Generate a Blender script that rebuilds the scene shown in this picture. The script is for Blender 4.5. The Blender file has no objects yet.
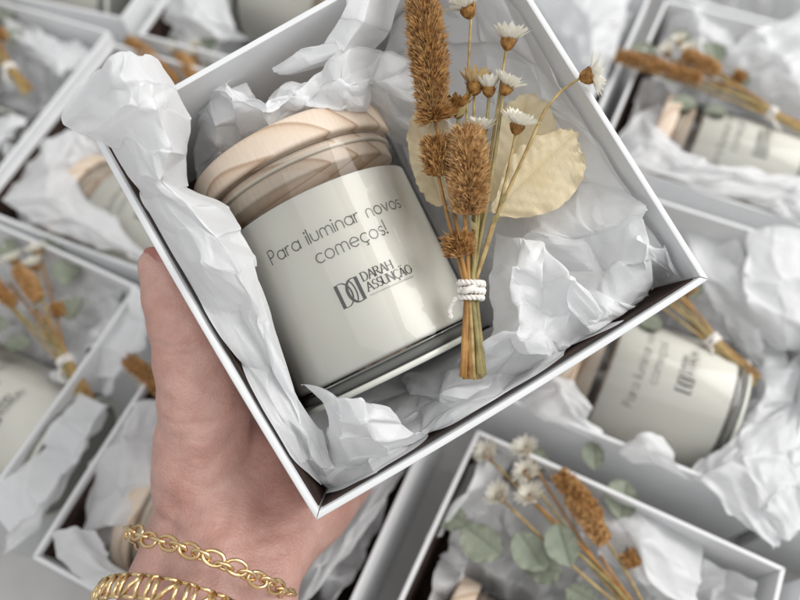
import bpy, bmesh, math, random
import numpy as np
from mathutils import Vector, Matrix

# ------------------------------------------------------------------ camera, world, light
scene = bpy.context.scene
col = scene.collection
PITCH, ROLL, FPX, CAMZ = math.radians(28), math.radians(-6), 720.0, 0.52
_cp, _sp, _cr, _sr = math.cos(PITCH), math.sin(PITCH), math.cos(ROLL), math.sin(ROLL)
_rt, _up, FW = Vector((1, 0, 0)), Vector((0, _cp, _sp)), Vector((0, _sp, -_cp))
CR = _rt * _cr + _up * _sr
CU = _up * _cr - _rt * _sr
CAM = Vector((0, 0, CAMZ))
cd = bpy.data.cameras.new("camera")
cam = bpy.data.objects.new("camera", cd)
col.objects.link(cam)
cm = Matrix((CR, CU, -FW)).transposed().to_4x4()
cm.translation = CAM
cam.matrix_world = cm
cd.sensor_width = 36.0
cd.lens = FPX / 800 * 36
cd.clip_start, cd.clip_end = 0.01, 50
cd.dof.use_dof = True
cd.dof.focus_distance = 0.283
cd.dof.aperture_fstop = 5.6
scene.camera = cam

world = bpy.data.worlds.new("World")
scene.world = world
world.use_nodes = True
wb = world.node_tree.nodes["Background"]
wb.inputs[0].default_value = (0.97, 0.985, 1.0, 1)
wb.inputs[1].default_value = 0.60


def area(name, target, direction, dist, sx, sy, power, color):
    ld = bpy.data.lights.new(name, 'AREA')
    ld.shape = 'RECTANGLE'
    ld.size, ld.size_y, ld.energy, ld.color = sx, sy, power, color
    o = bpy.data.objects.new(name, ld)
    col.objects.link(o)
    d = Vector(direction).normalized()
    o.location = Vector(target) + d * dist
    o.rotation_euler = (-d).to_track_quat('-Z', 'Y').to_euler()
    return o


area("window_light", (0, 0.22, 0.2), (1.0, 0.15, 0.9), 1.8, 1.5, 1.1, 25.0, (1.0, 0.985, 0.96))
area("fill_light", (0, 0.22, 0.2), (0.05, -0.30, 1.0), 1.9, 1.5, 1.2, 9.0, (1.0, 0.99, 0.97))  # added overhead fill, brightens the inside of the open boxes

scene.view_settings.view_transform = 'Standard'
scene.view_settings.look = 'None'
scene.view_settings.exposure = 0.15
scene.view_settings.gamma = 1.0
scene.render.engine = 'CYCLES'
scene.cycles.use_denoising = True
scene.cycles.max_bounces = 14
scene.cycles.transparent_max_bounces = 24
scene.cycles.transmission_bounces = 10
scene.cycles.diffuse_bounces = 6
scene.cycles.caustics_reflective = False
scene.cycles.caustics_refractive = False
scene.cycles.sample_clamp_indirect = 4.0

# ------------------------------------------------------------------ frames
class Frame:
    def __init__(self, origin, R):
        self.o = Vector(origin)
        self.R = Matrix(R)
        self.Ri = self.R.inverted()
        self.M = self.R.to_4x4()
        self.M.translation = self.o

    def loc(self, p):
        return self.Ri @ (Vector(p) - self.o)

    def wor(self, p):
        return self.o + self.R @ Vector(p)


def ray(px, py):
    return CR * ((px - 400) / FPX) + CU * ((300 - py) / FPX) + FW


def at(fr, px, py, w):
    """point of a frame at height w over its base, seen at a place in the picture (frame-local)"""
    d = ray(px, py)
    n = fr.R.col[2]
    c = fr.o + n * w
    t = (c - CAM).dot(n) / d.dot(n)
    return fr.loc(CAM + d * t)


def deep(px, py, d):
    return CAM + ray(px, py) * d


WORLD = Frame((0, 0, 0), ((1, 0, 0), (0, 1, 0), (0, 0, 1)))
BOXD = 0.10
FG = Frame((0.000705, 0.206003, 0.194823),
           ((0.9058, -0.4223, 0.0348), (0.3998, 0.8245, -0.4004), (0.1404, 0.3766, 0.9157)))


def boxframe(x, y, deg):
    a = math.radians(deg)
    return Frame((x, y, 0.001), ((math.cos(a), -math.sin(a), 0), (math.sin(a), math.cos(a), 0), (0, 0, 1)))


# ------------------------------------------------------------------ materials
def mat(name):
    m = bpy.data.materials.new(name)
    m.use_nodes = True
    nt = m.node_tree
    nt.nodes.clear()
    out = nt.nodes.new('ShaderNodeOutputMaterial')
    return m, nt, out


def N(nt, t, **kw):
    n = nt.nodes.new(t)
    for k, v in kw.items():
        setattr(n, k, v)
    return n


def noise(nt, scale, detail=4, rough=0.55, coord='Object', stretch=None):
    tc = N(nt, 'ShaderNodeTexCoord')
    n = N(nt, 'ShaderNodeTexNoise')
    n.inputs['Scale'].default_value = scale
    n.inputs['Detail'].default_value = detail
    n.inputs['Roughness'].default_value = rough
    if stretch:
        mp = N(nt, 'ShaderNodeMapping')
        mp.inputs['Scale'].default_value = stretch
        nt.links.new(tc.outputs[coord], mp.inputs[0])
        nt.links.new(mp.outputs[0], n.inputs['Vector'])
    else:
        nt.links.new(tc.outputs[coord], n.inputs['Vector'])
    return n


def ramp(nt, src, stops):
    r = N(nt, 'ShaderNodeValToRGB')
    el = r.color_ramp.elements
    while len(el) < len(stops):
        el.new(0.5)
    for e, (p, c) in zip(el, stops):
        e.position = p
        e.color = (*c, 1)
    nt.links.new(src, r.inputs[0])
    return r


def bump(nt, src, dist, strength=1.0):
    b = N(nt, 'ShaderNodeBump')
    b.inputs['Distance'].default_value = dist
    b.inputs['Strength'].default_value = strength
    nt.links.new(src, b.inputs['Height'])
    return b


def principled(name, c0, c1=None, scale=200, rough=0.6, bumpd=0.0, bscale=None, spec=0.5, metal=0.0, stops=(0.35, 0.65), stretch=None, sss=0.0, sssr=None):
    m, nt, out = mat(name)
    p = N(nt, 'ShaderNodeBsdfPrincipled')
    p.inputs['Roughness'].default_value = rough
    p.inputs['Specular IOR Level'].default_value = spec
    p.inputs['Metallic'].default_value = metal
    p.inputs['Base Color'].default_value = (*c0, 1)
    if c1:
        n = noise(nt, scale, stretch=stretch)
        r = ramp(nt, n.outputs['Fac'], [(stops[0], c0), (stops[1], c1)])
        nt.links.new(r.outputs[0], p.inputs['Base Color'])
    if bumpd:
        n2 = noise(nt, bscale or scale, 5, 0.6)
        nt.links.new(bump(nt, n2.outputs['Fac'], bumpd).outputs[0], p.inputs['Normal'])
    if sss:
        p.inputs['Subsurface Weight'].default_value = sss
        p.inputs['Subsurface Radius'].default_value = sssr
        p.inputs['Subsurface Scale'].default_value = 1.0
    nt.links.new(p.outputs[0], out.inputs[0])
    return m


def thin_sheet(name, c0, c1, scale, translucent, gloss_r, clear, bumpd, bscale, sheen=0.03, crease=0):
    """paper or petal: part diffuse, part light let through, faint sheen"""
    m, nt, out = mat(name)
    n = noise(nt, scale, 4)
    r = ramp(nt, n.outputs['Fac'], [(0.3, c0), (0.7, c1)])
    n2 = noise(nt, bscale, 6, 0.62)
    b = bump(nt, n2.outputs['Fac'], bumpd)
    if crease:
        n3 = noise(nt, crease, 2.5, 0.5)
        n3.noise_type = 'RIDGED_MULTIFRACTAL'
        b2 = bump(nt, n3.outputs['Fac'], 0.0011)
        nt.links.new(b.outputs[0], b2.inputs['Normal'])
        b = b2
    d = N(nt, 'ShaderNodeBsdfDiffuse')
    t = N(nt, 'ShaderNodeBsdfTranslucent')
    g = N(nt, 'ShaderNodeBsdfGlossy')
    g.inputs['Roughness'].default_value = gloss_r
    g.inputs['Color'].default_value = (1, 1, 1, 1)
    for s in (d, t):
        nt.links.new(r.outputs[0], s.inputs['Color'])
    for s in (d, t, g):
        nt.links.new(b.outputs[0], s.inputs['Normal'])
    m1 = N(nt, 'ShaderNodeMixShader')
    m1.inputs[0].default_value = translucent
    nt.links.new(d.outputs[0], m1.inputs[1])
    nt.links.new(t.outputs[0], m1.inputs[2])
    m2 = N(nt, 'ShaderNodeMixShader')
    m2.inputs[0].default_value = sheen
    nt.links.new(m1.outputs[0], m2.inputs[1])
    nt.links.new(g.outputs[0], m2.inputs[2])
    tr = N(nt, 'ShaderNodeBsdfTransparent')
    m3 = N(nt, 'ShaderNodeMixShader')
    m3.inputs[0].default_value = clear
    nt.links.new(m2.outputs[0], m3.inputs[1])
    nt.links.new(tr.outputs[0], m3.inputs[2])
    nt.links.new(m3.outputs[0], out.inputs[0])
    return m


M = {}
M['card'] = principled('white_card', (0.68, 0.685, 0.69), (0.72, 0.725, 0.73), 60, 0.42, 0.00006, 900, 0.4)
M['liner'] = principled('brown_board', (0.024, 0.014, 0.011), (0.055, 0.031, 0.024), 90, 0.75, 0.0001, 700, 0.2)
M['table'] = principled('table_top', (0.42, 0.41, 0.40), (0.52, 0.51, 0.50), 12, 0.55, 0.0001, 300, 0.4)
M['tissue'] = thin_sheet('tissue_paper', (0.86, 0.865, 0.875), (0.90, 0.905, 0.91), 30, 0.36, 0.38, 0.12, 0.0004, 170, 0.045, 34)
M['wax'] = principled('cream_wax', (0.95, 0.905, 0.80), (0.96, 0.92, 0.825), 40, 0.5, 0.00004, 150, 0.3, sss=0.5, sssr=(0.006, 0.005, 0.004))
M['ink'] = principled('black_ink', (0.035, 0.035, 0.033), None, rough=0.5)
M['greyink'] = principled('grey_ink', (0.10, 0.10, 0.095), None, rough=0.5)
M['gasket'] = principled('clear_gasket', (0.66, 0.58, 0.47), (0.72, 0.64, 0.53), 80, 0.35)
M['spike'] = principled('rust_bristles', (0.17, 0.065, 0.014), (0.60, 0.34, 0.12), 420, 0.7, stops=(0.36, 0.62))
M['spike_pale'] = principled('tan_bristles', (0.26, 0.115, 0.028), (0.68, 0.42, 0.18), 420, 0.7, stops=(0.36, 0.62))
M['calyx'] = principled('brown_calyx', (0.16, 0.06, 0.012), (0.42, 0.22, 0.05), 500, 0.65)
M['petal'] = thin_sheet('ivory_petal', (0.80, 0.77, 0.66), (0.88, 0.86, 0.80), 400, 0.3, 0.5, 0.0, 0.0001, 600)
M['straw'] = thin_sheet('straw_petal', (0.55, 0.38, 0.18), (0.70, 0.53, 0.30), 400, 0.25, 0.5, 0.0, 0.0001, 600)
M['stem'] = principled('dry_stem', (0.26, 0.17, 0.055), (0.50, 0.37, 0.16), 180, 0.6, stretch=(1, 1, 0.2))
M['stem_olive'] = principled('olive_stem', (0.20, 0.16, 0.06), (0.36, 0.29, 0.12), 180, 0.6)
M['stem_rust'] = principled('rust_stem', (0.26, 0.12, 0.03), (0.42, 0.22, 0.06), 180, 0.6)
M['leaf'] = thin_sheet('pressed_leaf', (0.74, 0.61, 0.37), (0.83, 0.72, 0.50), 60, 0.38, 0.45, 0.05, 0.0009, 110)
M['euca'] = principled('grey_green_leaf', (0.15, 0.175, 0.125), (0.24, 0.26, 0.20), 70, 0.6, 0.0002, 200)
M['yarn'] = principled('white_yarn', (0.70, 0.66, 0.60), (0.86, 0.83, 0.79), 500, 0.85, 0.0002, 900, 0.1)
M['gold'] = principled('gold', (0.66, 0.47, 0.24), (0.76, 0.58, 0.33), 200, 0.18, metal=1.0)
M['nail'] = principled('nail', (0.34, 0.13, 0.11), None, rough=0.25)

# wood: pale pine with curved growth rings
m, nt, out = mat('pale_wood')
p = N(nt, 'ShaderNodeBsdfPrincipled')
tc = N(nt, 'ShaderNodeTexCoord')
mp = N(nt, 'ShaderNodeMapping')
mp.inputs['Location'].default_value = (0.05, 0.02, 0.045)
mp.inputs['Rotation'].default_value = (0.55, 0.0, 0.42)
wv = N(nt, 'ShaderNodeTexWave', wave_type='BANDS', bands_direction='Y', wave_profile='SAW')
wv.inputs['Scale'].default_value = 33
wv.inputs['Distortion'].default_value = 2.2
wv.inputs['Detail'].default_value = 0
wv.inputs['Detail Scale'].default_value = 0.9
nt.links.new(tc.outputs['Object'], mp.inputs[0])
nt.links.new(mp.outputs[0], wv.inputs['Vector'])
r1 = ramp(nt, wv.outputs['Fac'], [(0.0, (0.71, 0.60, 0.485)), (0.6, (0.68, 0.555, 0.44)), (0.80, (0.63, 0.49, 0.365)), (0.93, (0.44, 0.30, 0.205)), (1.0, (0.66, 0.53, 0.415))])
n1 = noise(nt, 900, 3, 0.6, stretch=(1, 0.12, 0.12))
r2 = ramp(nt, n1.outputs['Fac'], [(0.3, (0.93, 0.92, 0.91)), (0.6, (1, 1, 1))])
mx = N(nt, 'ShaderNodeMix', data_type='RGBA', blend_type='MULTIPLY')
mx.inputs[0].default_value = 1
nt.links.new(r1.outputs[0], mx.inputs[6])
nt.links.new(r2.outputs[0], mx.inputs[7])
nt.links.new(mx.outputs[2], p.inputs['Base Color'])
p.inputs['Roughness'].default_value = 0.5
nt.links.new(bump(nt, n1.outputs['Fac'], 0.00008).outputs[0], p.inputs['Normal'])
nt.links.new(p.outputs[0], out.inputs[0])
M['wood'] = m

# thin glass wall: clear with a fresnel reflection
m, nt, out = mat('jar_glass')
tr = N(nt, 'ShaderNodeBsdfTransparent')
tr.inputs[0].default_value = (0.995, 0.996, 0.994, 1)
gl = N(nt, 'ShaderNodeBsdfGlossy')
gl.inputs['Roughness'].default_value = 0.03
fr = N(nt, 'ShaderNodeFresnel')
fr.inputs[0].default_value = 1.43
ms = N(nt, 'ShaderNodeMixShader')
nt.links.new(fr.outputs[0], ms.inputs[0])
nt.links.new(tr.outputs[0], ms.inputs[1])
nt.links.new(gl.outputs[0], ms.inputs[2])
nt.links.new(ms.outputs[0], out.inputs[0])
M['glass'] = m
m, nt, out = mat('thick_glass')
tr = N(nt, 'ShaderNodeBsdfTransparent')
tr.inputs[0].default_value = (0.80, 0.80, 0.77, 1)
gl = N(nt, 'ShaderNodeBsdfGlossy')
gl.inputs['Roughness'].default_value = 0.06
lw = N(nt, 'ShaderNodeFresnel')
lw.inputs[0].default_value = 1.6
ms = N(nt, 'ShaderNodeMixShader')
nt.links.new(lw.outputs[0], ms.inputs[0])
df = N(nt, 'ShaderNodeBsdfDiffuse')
df.inputs[0].default_value = (0.50, 0.50, 0.46, 1)  # grey share stands in for light caught by the thick glass
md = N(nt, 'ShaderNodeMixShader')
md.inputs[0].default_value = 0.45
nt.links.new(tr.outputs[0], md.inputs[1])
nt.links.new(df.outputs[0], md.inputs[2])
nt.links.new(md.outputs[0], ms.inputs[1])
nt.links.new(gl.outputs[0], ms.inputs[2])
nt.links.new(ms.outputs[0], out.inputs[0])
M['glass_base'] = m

M['rim_glass'] = principled('lit_rim_glass', (0.62, 0.62, 0.56), None, rough=0.12)  # light along the foot's rim, put into a pale opaque colour

# skin
m, nt, out = mat('skin')
p = N(nt, 'ShaderNodeBsdfPrincipled')
n1 = noise(nt, 38, 7, 0.68)
r1 = ramp(nt, n1.outputs['Fac'], [(0.32, (0.43, 0.215, 0.175)), (0.5, (0.50, 0.285, 0.235)), (0.72, (0.585, 0.365, 0.31))])
nt.links.new(r1.outputs[0], p.inputs['Base Color'])
p.inputs['Roughness'].default_value = 0.42
p.inputs['Subsurface Weight'].default_value = 0.25
p.inputs['Subsurface Radius'].default_value = (0.006, 0.0022, 0.0014)
p.inputs['Subsurface Scale'].default_value = 1.0
n2 = noise(nt, 190, 6, 0.62, stretch=(0.8, 1.2, 1.0))
v = N(nt, 'ShaderNodeTexVoronoi')
v.inputs['Scale'].default_value = 900
tcv = N(nt, 'ShaderNodeTexCoord')
nt.links.new(tcv.outputs['Object'], v.inputs['Vector'])
ad = N(nt, 'ShaderNodeMath', operation='ADD')
mu = N(nt, 'ShaderNodeMath', operation='MULTIPLY')
mu.inputs[1].default_value = 0.30
nt.links.new(v.outputs['Distance'], mu.inputs[0])
nt.links.new(n2.outputs['Fac'], ad.inputs[0])
nt.links.new(mu.outputs[0], ad.inputs[1])
nt.links.new(bump(nt, ad.outputs[0], 0.0006).outputs[0], p.inputs['Normal'])
nt.links.new(p.outputs[0], out.inputs[0])
M['skin'] = m


# ------------------------------------------------------------------ object helpers
def tag(o, label=None, cat=None, group=None, kind=None):
    if label: o['label'] = label
    if cat: o['category'] = cat
    if group: o['group'] = group
    if kind: o['kind'] = kind
    return o


def thing(name, fr, loc, label, cat, group=None):
    e = bpy.data.objects.new(name, None)
    e.empty_display_size = 0.01
    col.objects.link(e)
    mtx = fr.M @ Matrix.Translation(Vector(loc))
    e.matrix_world = mtx
    e['_'] = 0
    del e['_']
    e_off[e.name] = Vector(loc)
    return tag(e, label, cat, group)


e_off = {}


class MB:
    """collects verts and faces; built as one mesh object"""
    def __init__(self):
        self.v, self.f = [], []

    def add(self, verts, faces):
        b = len(self.v)
        self.v += [tuple(x) for x in verts]
        self.f += [tuple(i + b for i in f) for f in faces]

    def tube(self, pts, r, seg=8, cap=True, closed=False):
        pts = [Vector(p) for p in pts]
        n = len(pts)
        rr = r if isinstance(r, (list, tuple)) else [r] * n
        vs, fs = [], []
        prev = None
        for i, p in enumerate(pts):
            if closed:
                t = (pts[(i + 1) % n] - pts[i - 1])
            else:
                t = pts[min(i + 1, n - 1)] - pts[max(i - 1, 0)]
            if t.length < 1e-12: t = Vector((0, 0, 1))
            t.normalize()
            if prev is None:
                a = Vector((0, 0, 1)) if abs(t.z) < 0.9 else Vector((1, 0, 0))
                u = t.cross(a).normalized()
            else:
                u = (prev - t * prev.dot(t))
                u = u.normalized() if u.length > 1e-9 else t.orthogonal().normalized()
            prev = u
            w = t.cross(u)
            for k in range(seg):
                an = 2 * math.pi * k / seg
                vs.append(p + (u * math.cos(an) + w * math.sin(an)) * rr[i])
        m_ = n if closed else n - 1
        for i in range(m_):
            j = (i + 1) % n
            for k in range(seg):
                k2 = (k + 1) % seg
                fs.append((i * seg + k, i * seg + k2, j * seg + k2, j * seg + k))
        if cap and not closed:
            fs.append(tuple(range(seg))[::-1])
            fs.append(tuple((n - 1) * seg + k for k in range(seg)))
        self.add(vs, fs)

    def lathe(self, prof, mtx=None, seg=64):
        """prof: (radius, height) pairs about local +Z, moved by mtx"""
        mtx = mtx or Matrix()
        vs, fs = [], []
        for (r, h) in prof:
            for k in range(seg):
                a = 2 * math.pi * k / seg
                vs.append(mtx @ Vector((r * math.cos(a), r * math.sin(a), h)))
        for i in range(len(prof) - 1):
            for k in range(seg):
                k2 = (k + 1) % seg
                fs.append((i * seg + k, i * seg + k2, (i + 1) * seg + k2, (i + 1) * seg + k))
        self.add(vs, fs)

    def build(self, name, material, parent=None, off=None, smooth=True, sharp=None, fr=None):
        me = bpy.data.meshes.new(name)
        o_ = Vector(off) if off is not None else (e_off.get(parent.name, Vector()) if parent else Vector())
        me.from_pydata([(x[0] - o_.x, x[1] - o_.y, x[2] - o_.z) for x in self.v], [], self.f)
        me.materials.append(material)
        if smooth:
            me.polygons.foreach_set('use_smooth', [True] * len(me.polygons))
            if sharp:
                me.set_sharp_from_angle(angle=math.radians(sharp))
        me.update()
        o = bpy.data.objects.new(name, me)
        col.objects.link(o)
        if parent:
            o.parent = parent
        elif fr:
            o.matrix_world = fr.M @ Matrix.Translation(o_)
        return o


def copy_tree(o, parent=None):
    c = o.copy()
    col.objects.link(c)
    if parent: c.parent = parent
    for ch in [x for x in bpy.data.objects if x.parent == o]:
        copy_tree(ch, c)
    return c


# ------------------------------------------------------------------ table
tb = MB()
n = 24
for i in range(n + 1):
    for j in range(n + 1):
        tb.v.append((-1.6 + 3.2 * i / n, -1.2 + 3.4 * j / n, 0.0))
for i in range(n):
    for j in range(n):
        a = i * (n + 1) + j
        tb.f.append((a, a + n + 1, a + n + 2, a + 1))
tag(tb.build('table_top', M['table']), kind='structure')


# ------------------------------------------------------------------ gift boxes
def wall_piece(s0, s1, th, depth, bow, rng, gap=0.00025):
    """one mitred side wall along x from -s0/2 to s0/2, outer face at y=-s1/2; slightly bowed"""
    mb = MB()
    nx, be = 14, 0.0006
    rows = []
    prof = [(0, 0.0), (0, depth - be), (be * 0.3, depth - be * 0.3), (be, depth), (th - be, depth), (th - be * 0.3, depth - be * 0.3), (th, depth - be), (th, 0.0)]
    for i in range(nx + 1):
        t = -1 + 2 * i / nx
        row = []
        for (y, z) in prof:
            half = s0 / 2 - y - gap
            b = bow * (1 - t * t) * (z / depth)
            row.append((t * half, -s1 / 2 + y + b, z))
        rows.append(row)
    k = len(prof)
    for r in rows: mb.v += r
    for i in range(nx):
        for j in range(k - 1):
            a = i * k + j
            mb.f.append((a, a + k, a + k + 1, a + 1))
    mb.f.append(tuple(range(k)))
    mb.f.append(tuple(nx * k + j for j in range(k))[::-1])
    return mb


def make_box(fr, sx, sy, label, seed, th=0.0026, group=None):
    rng = random.Random(seed)
    root = thing('gift_box', fr, (0, 0, 0), label, 'box', group)
    for q in range(4):
        s0, s1 = (sx, sy) if q % 2 == 0 else (sy, sx)
        mb = wall_piece(s0, s1, th, BOXD, rng.uniform(-0.0016, 0.0002), rng)
        rot = Matrix.Rotation(q * math.pi / 2, 3, 'Z')
        mb.v = [tuple(rot @ Vector(v)) for v in mb.v]
        mb.build('side_wall', M['card'], root, smooth=True, sharp=30)
    # base panel with a bevelled edge
    mb = MB()
    a, b = sx / 2 - th - 0.0004, sy / 2 - th - 0.0004
    mb.add([(-a, -b, 0), (a, -b, 0), (a, b, 0), (-a, b, 0), (-a, -b, 0.0024), (a, -b, 0.0024), (a, b, 0.0024), (-a, b, 0.0024)],
           [(3, 2, 1, 0), (4, 5, 6, 7), (0, 1, 5, 4), (1, 2, 6, 5), (2, 3, 7, 6), (3, 0, 4, 7)])
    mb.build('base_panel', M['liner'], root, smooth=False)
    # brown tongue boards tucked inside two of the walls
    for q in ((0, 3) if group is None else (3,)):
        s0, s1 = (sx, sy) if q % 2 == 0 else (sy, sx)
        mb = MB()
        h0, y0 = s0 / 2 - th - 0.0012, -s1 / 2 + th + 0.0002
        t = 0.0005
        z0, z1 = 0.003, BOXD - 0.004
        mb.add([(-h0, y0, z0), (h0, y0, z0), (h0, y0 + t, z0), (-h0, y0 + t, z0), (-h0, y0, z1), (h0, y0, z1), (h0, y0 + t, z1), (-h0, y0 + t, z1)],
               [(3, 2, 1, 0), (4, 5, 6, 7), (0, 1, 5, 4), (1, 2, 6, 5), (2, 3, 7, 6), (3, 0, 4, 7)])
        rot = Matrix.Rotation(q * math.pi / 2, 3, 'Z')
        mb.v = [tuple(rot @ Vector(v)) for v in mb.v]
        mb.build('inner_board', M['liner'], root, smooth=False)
    return root


BX = {
    'R': boxframe(0.1677, 0.1877, -29.8), 'BM': boxframe(0.0675, 0.0063, -31.5), 'LL': boxframe(-0.2991, 0.2227, -30.6),
    'LM': boxframe(-0.1015, 0.1162, -30.0), 'UL': boxframe(-0.3412, 0.468, -26.8), 'T1': boxframe(-0.2559, 0.6403, -24.5),
    'UR': boxframe(0.2752, 0.3527, -30.5), 'UM': boxframe(0.1097, 0.4502, -30.5), 'ML': boxframe(-0.1795, 0.372, -28.0), 'T2': boxframe(-0.076, 0.5415, -26.0),
    'UF': boxframe(0.372, 0.512, -31.0), 'BR': boxframe(0.2300, -0.0930, -31.0), 'RR': boxframe(0.3315, 0.0935, -30.0),
}
make_box(FG, 0.18, 0.175, 'open white gift box held up in a hand above all the others', 1)
GB = 'gift boxes lying on the table'
BL = {
    'R': 'open white gift box at lower right whose candle shows its logo',
    'BM': 'open white gift box at the bottom right holding eucalyptus leaves and small daisies',
    'LL': 'open white gift box at the left edge beside the thumb, candle inside on its left',
    'LM': 'open white gift box behind the wrist with the gold bracelets',
    'UL': 'open white gift box in the upper left corner beside the turned-over tissue flap',
    'T1': 'open white gift box at the very top left, only its near corner in view',
    'UR': 'open white gift box at upper right with an orange spike poking over its left rim',
    'UM': 'open white gift box behind the top right edge of the held box',
    'ML': 'open white gift box left of the held box with a wooden lid showing in it',
    'T2': 'open white gift box behind the top left edge of the held box',
    'UF': 'open white gift box beyond the upper right one, near the top right corner',
    'BR': 'open white gift box at the bottom right corner, only its rim corner in view',
    'RR': 'open white gift box past the right end of the lower right candle box',
}
for i, (k, fr) in enumerate(BX.items()):
    make_box(fr, 0.178 if k == 'LM' else 0.18, 0.18, BL[k], 20 + i, group=GB)

# ------------------------------------------------------------------ tissue paper
def lattice(u, v, cell, seed, warp=0.2):
    """piecewise linear heights over a warped triangular net: flat facets and straight creases"""
    rs = np.random.RandomState(seed)
    tab = rs.uniform(-1, 1, (64, 64))
    ph = rs.uniform(0, 6.28, 6)
    x, y = u / cell, v / cell
    xw = x + warp * np.sin(0.9 * y + ph[0]) + 0.5 * warp * np.sin(1.7 * x + ph[1])
    yw = y + warp * np.sin(1.0 * x + ph[2]) + 0.5 * warp * np.sin(1.9 * y + ph[3])
    ang = ph[4]
    xr, yr = xw * math.cos(ang) - yw * math.sin(ang), xw * math.sin(ang) + yw * math.cos(ang)
    s = (xr + yr) * 0.366025
    i, j = np.floor(xr + s).astype(int), np.floor(yr + s).astype(int)
    fx, fy = xr + s - i, yr + s - j
    H = lambda a, b: tab[a % 64, b % 64]
    up = fx > fy
    h00, h11 = H(i, j), H(i + 1, j + 1)
    h10, h01 = H(i + 1, j), H(i, j + 1)
    return np.where(up, h00 * (1 - fx) + h10 * (fx - fy) + h11 * fy, h00 * (1 - fy) + h01 * (fy - fx) + h11 * fx)


def catmull(P, n):
    """resample a list of points (k,3) to n points along a Catmull-Rom curve"""
    P = np.asarray(P, float)
    k = len(P)
    t = np.linspace(0, k - 1, n)
    i = np.clip(np.floor(t).astype(int), 0, k - 2)
    f = (t - i)[:, None]
    p1, p2 = P[i], P[i + 1]
    p0, p3 = P[np.clip(i - 1, 0, k - 1)], P[np.clip(i + 2, 0, k - 1)]
    tens = 0.09
    m1, m2 = (p2 - p0) * tens, (p3 - p1) * tens
    f2, f3 = f * f, f * f * f
    return (2 * f3 - 3 * f2 + 1) * p1 + (f3 - 2 * f2 + f) * m1 + (-2 * f3 + 3 * f2) * p2 + (f3 - f2) * m2


def sheet_mesh(G, res, seed, amps, jag=0.0012):
    """G rows x cols x 3 control points -> dense crumpled grid"""
    G = np.asarray(G, float)
    r, c = G.shape[:2]
    L = np.linalg.norm(np.diff(G, axis=1), axis=2).sum(1).max()
    Hh = np.linalg.norm(np.diff(G, axis=0), axis=2).sum(0).max()
    nu, nv = max(8, min(230, int(L / res))), max(8, min(230, int(Hh / res)))
    A = np.stack([catmull(G[i], nu) for i in range(r)])
    B = np.stack([catmull(A[:, j], nv) for j in range(nu)], 1)      # nv x nu x 3
    u = np.linspace(0, L, nu)[None, :].repeat(nv, 0)
    v = np.linspace(0, Hh, nv)[:, None].repeat(nu, 1)
    du, dv = np.gradient(B, axis=1), np.gradient(B, axis=0)
    nrm = np.cross(du, dv)
    nrm /= np.linalg.norm(nrm, axis=2, keepdims=True) + 1e-12
    h = np.zeros_like(u)
    for k, (cell, a) in enumerate(amps):
        h = h + a * lattice(u + 0.01 * k, v, cell, seed * 7 + k)
    B = B + nrm * h[..., None]
    # sideways shift so that edges are torn and wavy rather than ruled
    e = jag * lattice(u, v, 0.012, seed * 13 + 5) * 2
    e2 = jag * lattice(u, v, 0.012, seed * 13 + 6) * 2
    tu = du / (np.linalg.norm(du, axis=2, keepdims=True) + 1e-12)
    tv = dv / (np.linalg.norm(dv, axis=2, keepdims=True) + 1e-12)
    B = B + tu * e[..., None] + tv * e2[..., None]
    verts = B.reshape(-1, 3)
    faces = [(i * nu + j, i * nu + j + 1, (i + 1) * nu + j + 1, (i + 1) * nu + j) for i in range(nv - 1) for j in range(nu - 1)]
    return verts, faces


FINE = ((0.034, 0.0044), (0.015, 0.0023), (0.0065, 0.0006))
SOFT = ((0.040, 0.0044), (0.018, 0.0020), (0.0075, 0.0004))
ROUGH = ((0.028, 0.0056), (0.013, 0.0030), (0.006, 0.0008))
FAR = ((0.026, 0.0040), (0.012, 0.0024), (0.006, 0.0008))


def paper(fr, rows, label, seed, group, amps=FINE, res=None, hug=None, jag=0.0012):
    res = res or (0.0008 if fr is FG else 0.0014)
    G = [[tuple(at(fr, *c)) for c in row] for row in rows]
    v, f = sheet_mesh(G, res, seed, amps if fr is FG or amps is ROUGH else FAR, jag)
    v[:, 2] = np.maximum(v[:, 2], 0.004)
    if fr is FG:                       # stay inside the walls below the rim
        k = np.clip((0.104 - v[:, 2]) / 0.006, 0, 1)
        for ax, lim in ((0, 0.0850), (1, 0.0830)):
            v[:, ax] = v[:, ax] * (1 - k) + np.clip(v[:, ax], -lim, lim) * k
    mb = MB()
    mb.v, mb.f = [tuple(x) for x in v], f
    if hug:                            # one edge leans on the wall, here close under the rim, there slipping down
        axis, lim, top, span, gaps = hug
        nu = next(i for i in range(2, len(f[0]) + 400) if f[0][2] == f[0][1] + i)
        nv = len(v) // nu
        g = v.reshape(nv, nu, 3)
        a = np.linspace(0, 1, nu)[None, :].repeat(nv, 0)
        b = np.linspace(0, 1, nv)[:, None].repeat(nu, 1)
        e, along = (a, b) if axis == 0 else (1 - b, a)
        w_ = np.clip(1 - e / span, 0, 1)
        for (c0, r0) in gaps:
            w_ = w_ * (1 - np.exp(-((along - c0) / r0) ** 2) * 0.95)
        w_ = w_ ** 0.7
        g[..., axis] += w_ * (lim - g[..., axis])
        g[..., 2] += w_ * (top + 0.0022 * np.sin(along * 37 + 1) * np.sin(along * 11) - g[..., 2])
        v = g.reshape(-1, 3)
    mb.v = [tuple(x) for x in v]
    cen = v.mean(0)
    o = mb.build('tissue_sheet', M['tissue'], None, off=cen, fr=fr, sharp=11 if fr is FG else None)
    return tag(o, label, 'tissue paper', group)


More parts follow.
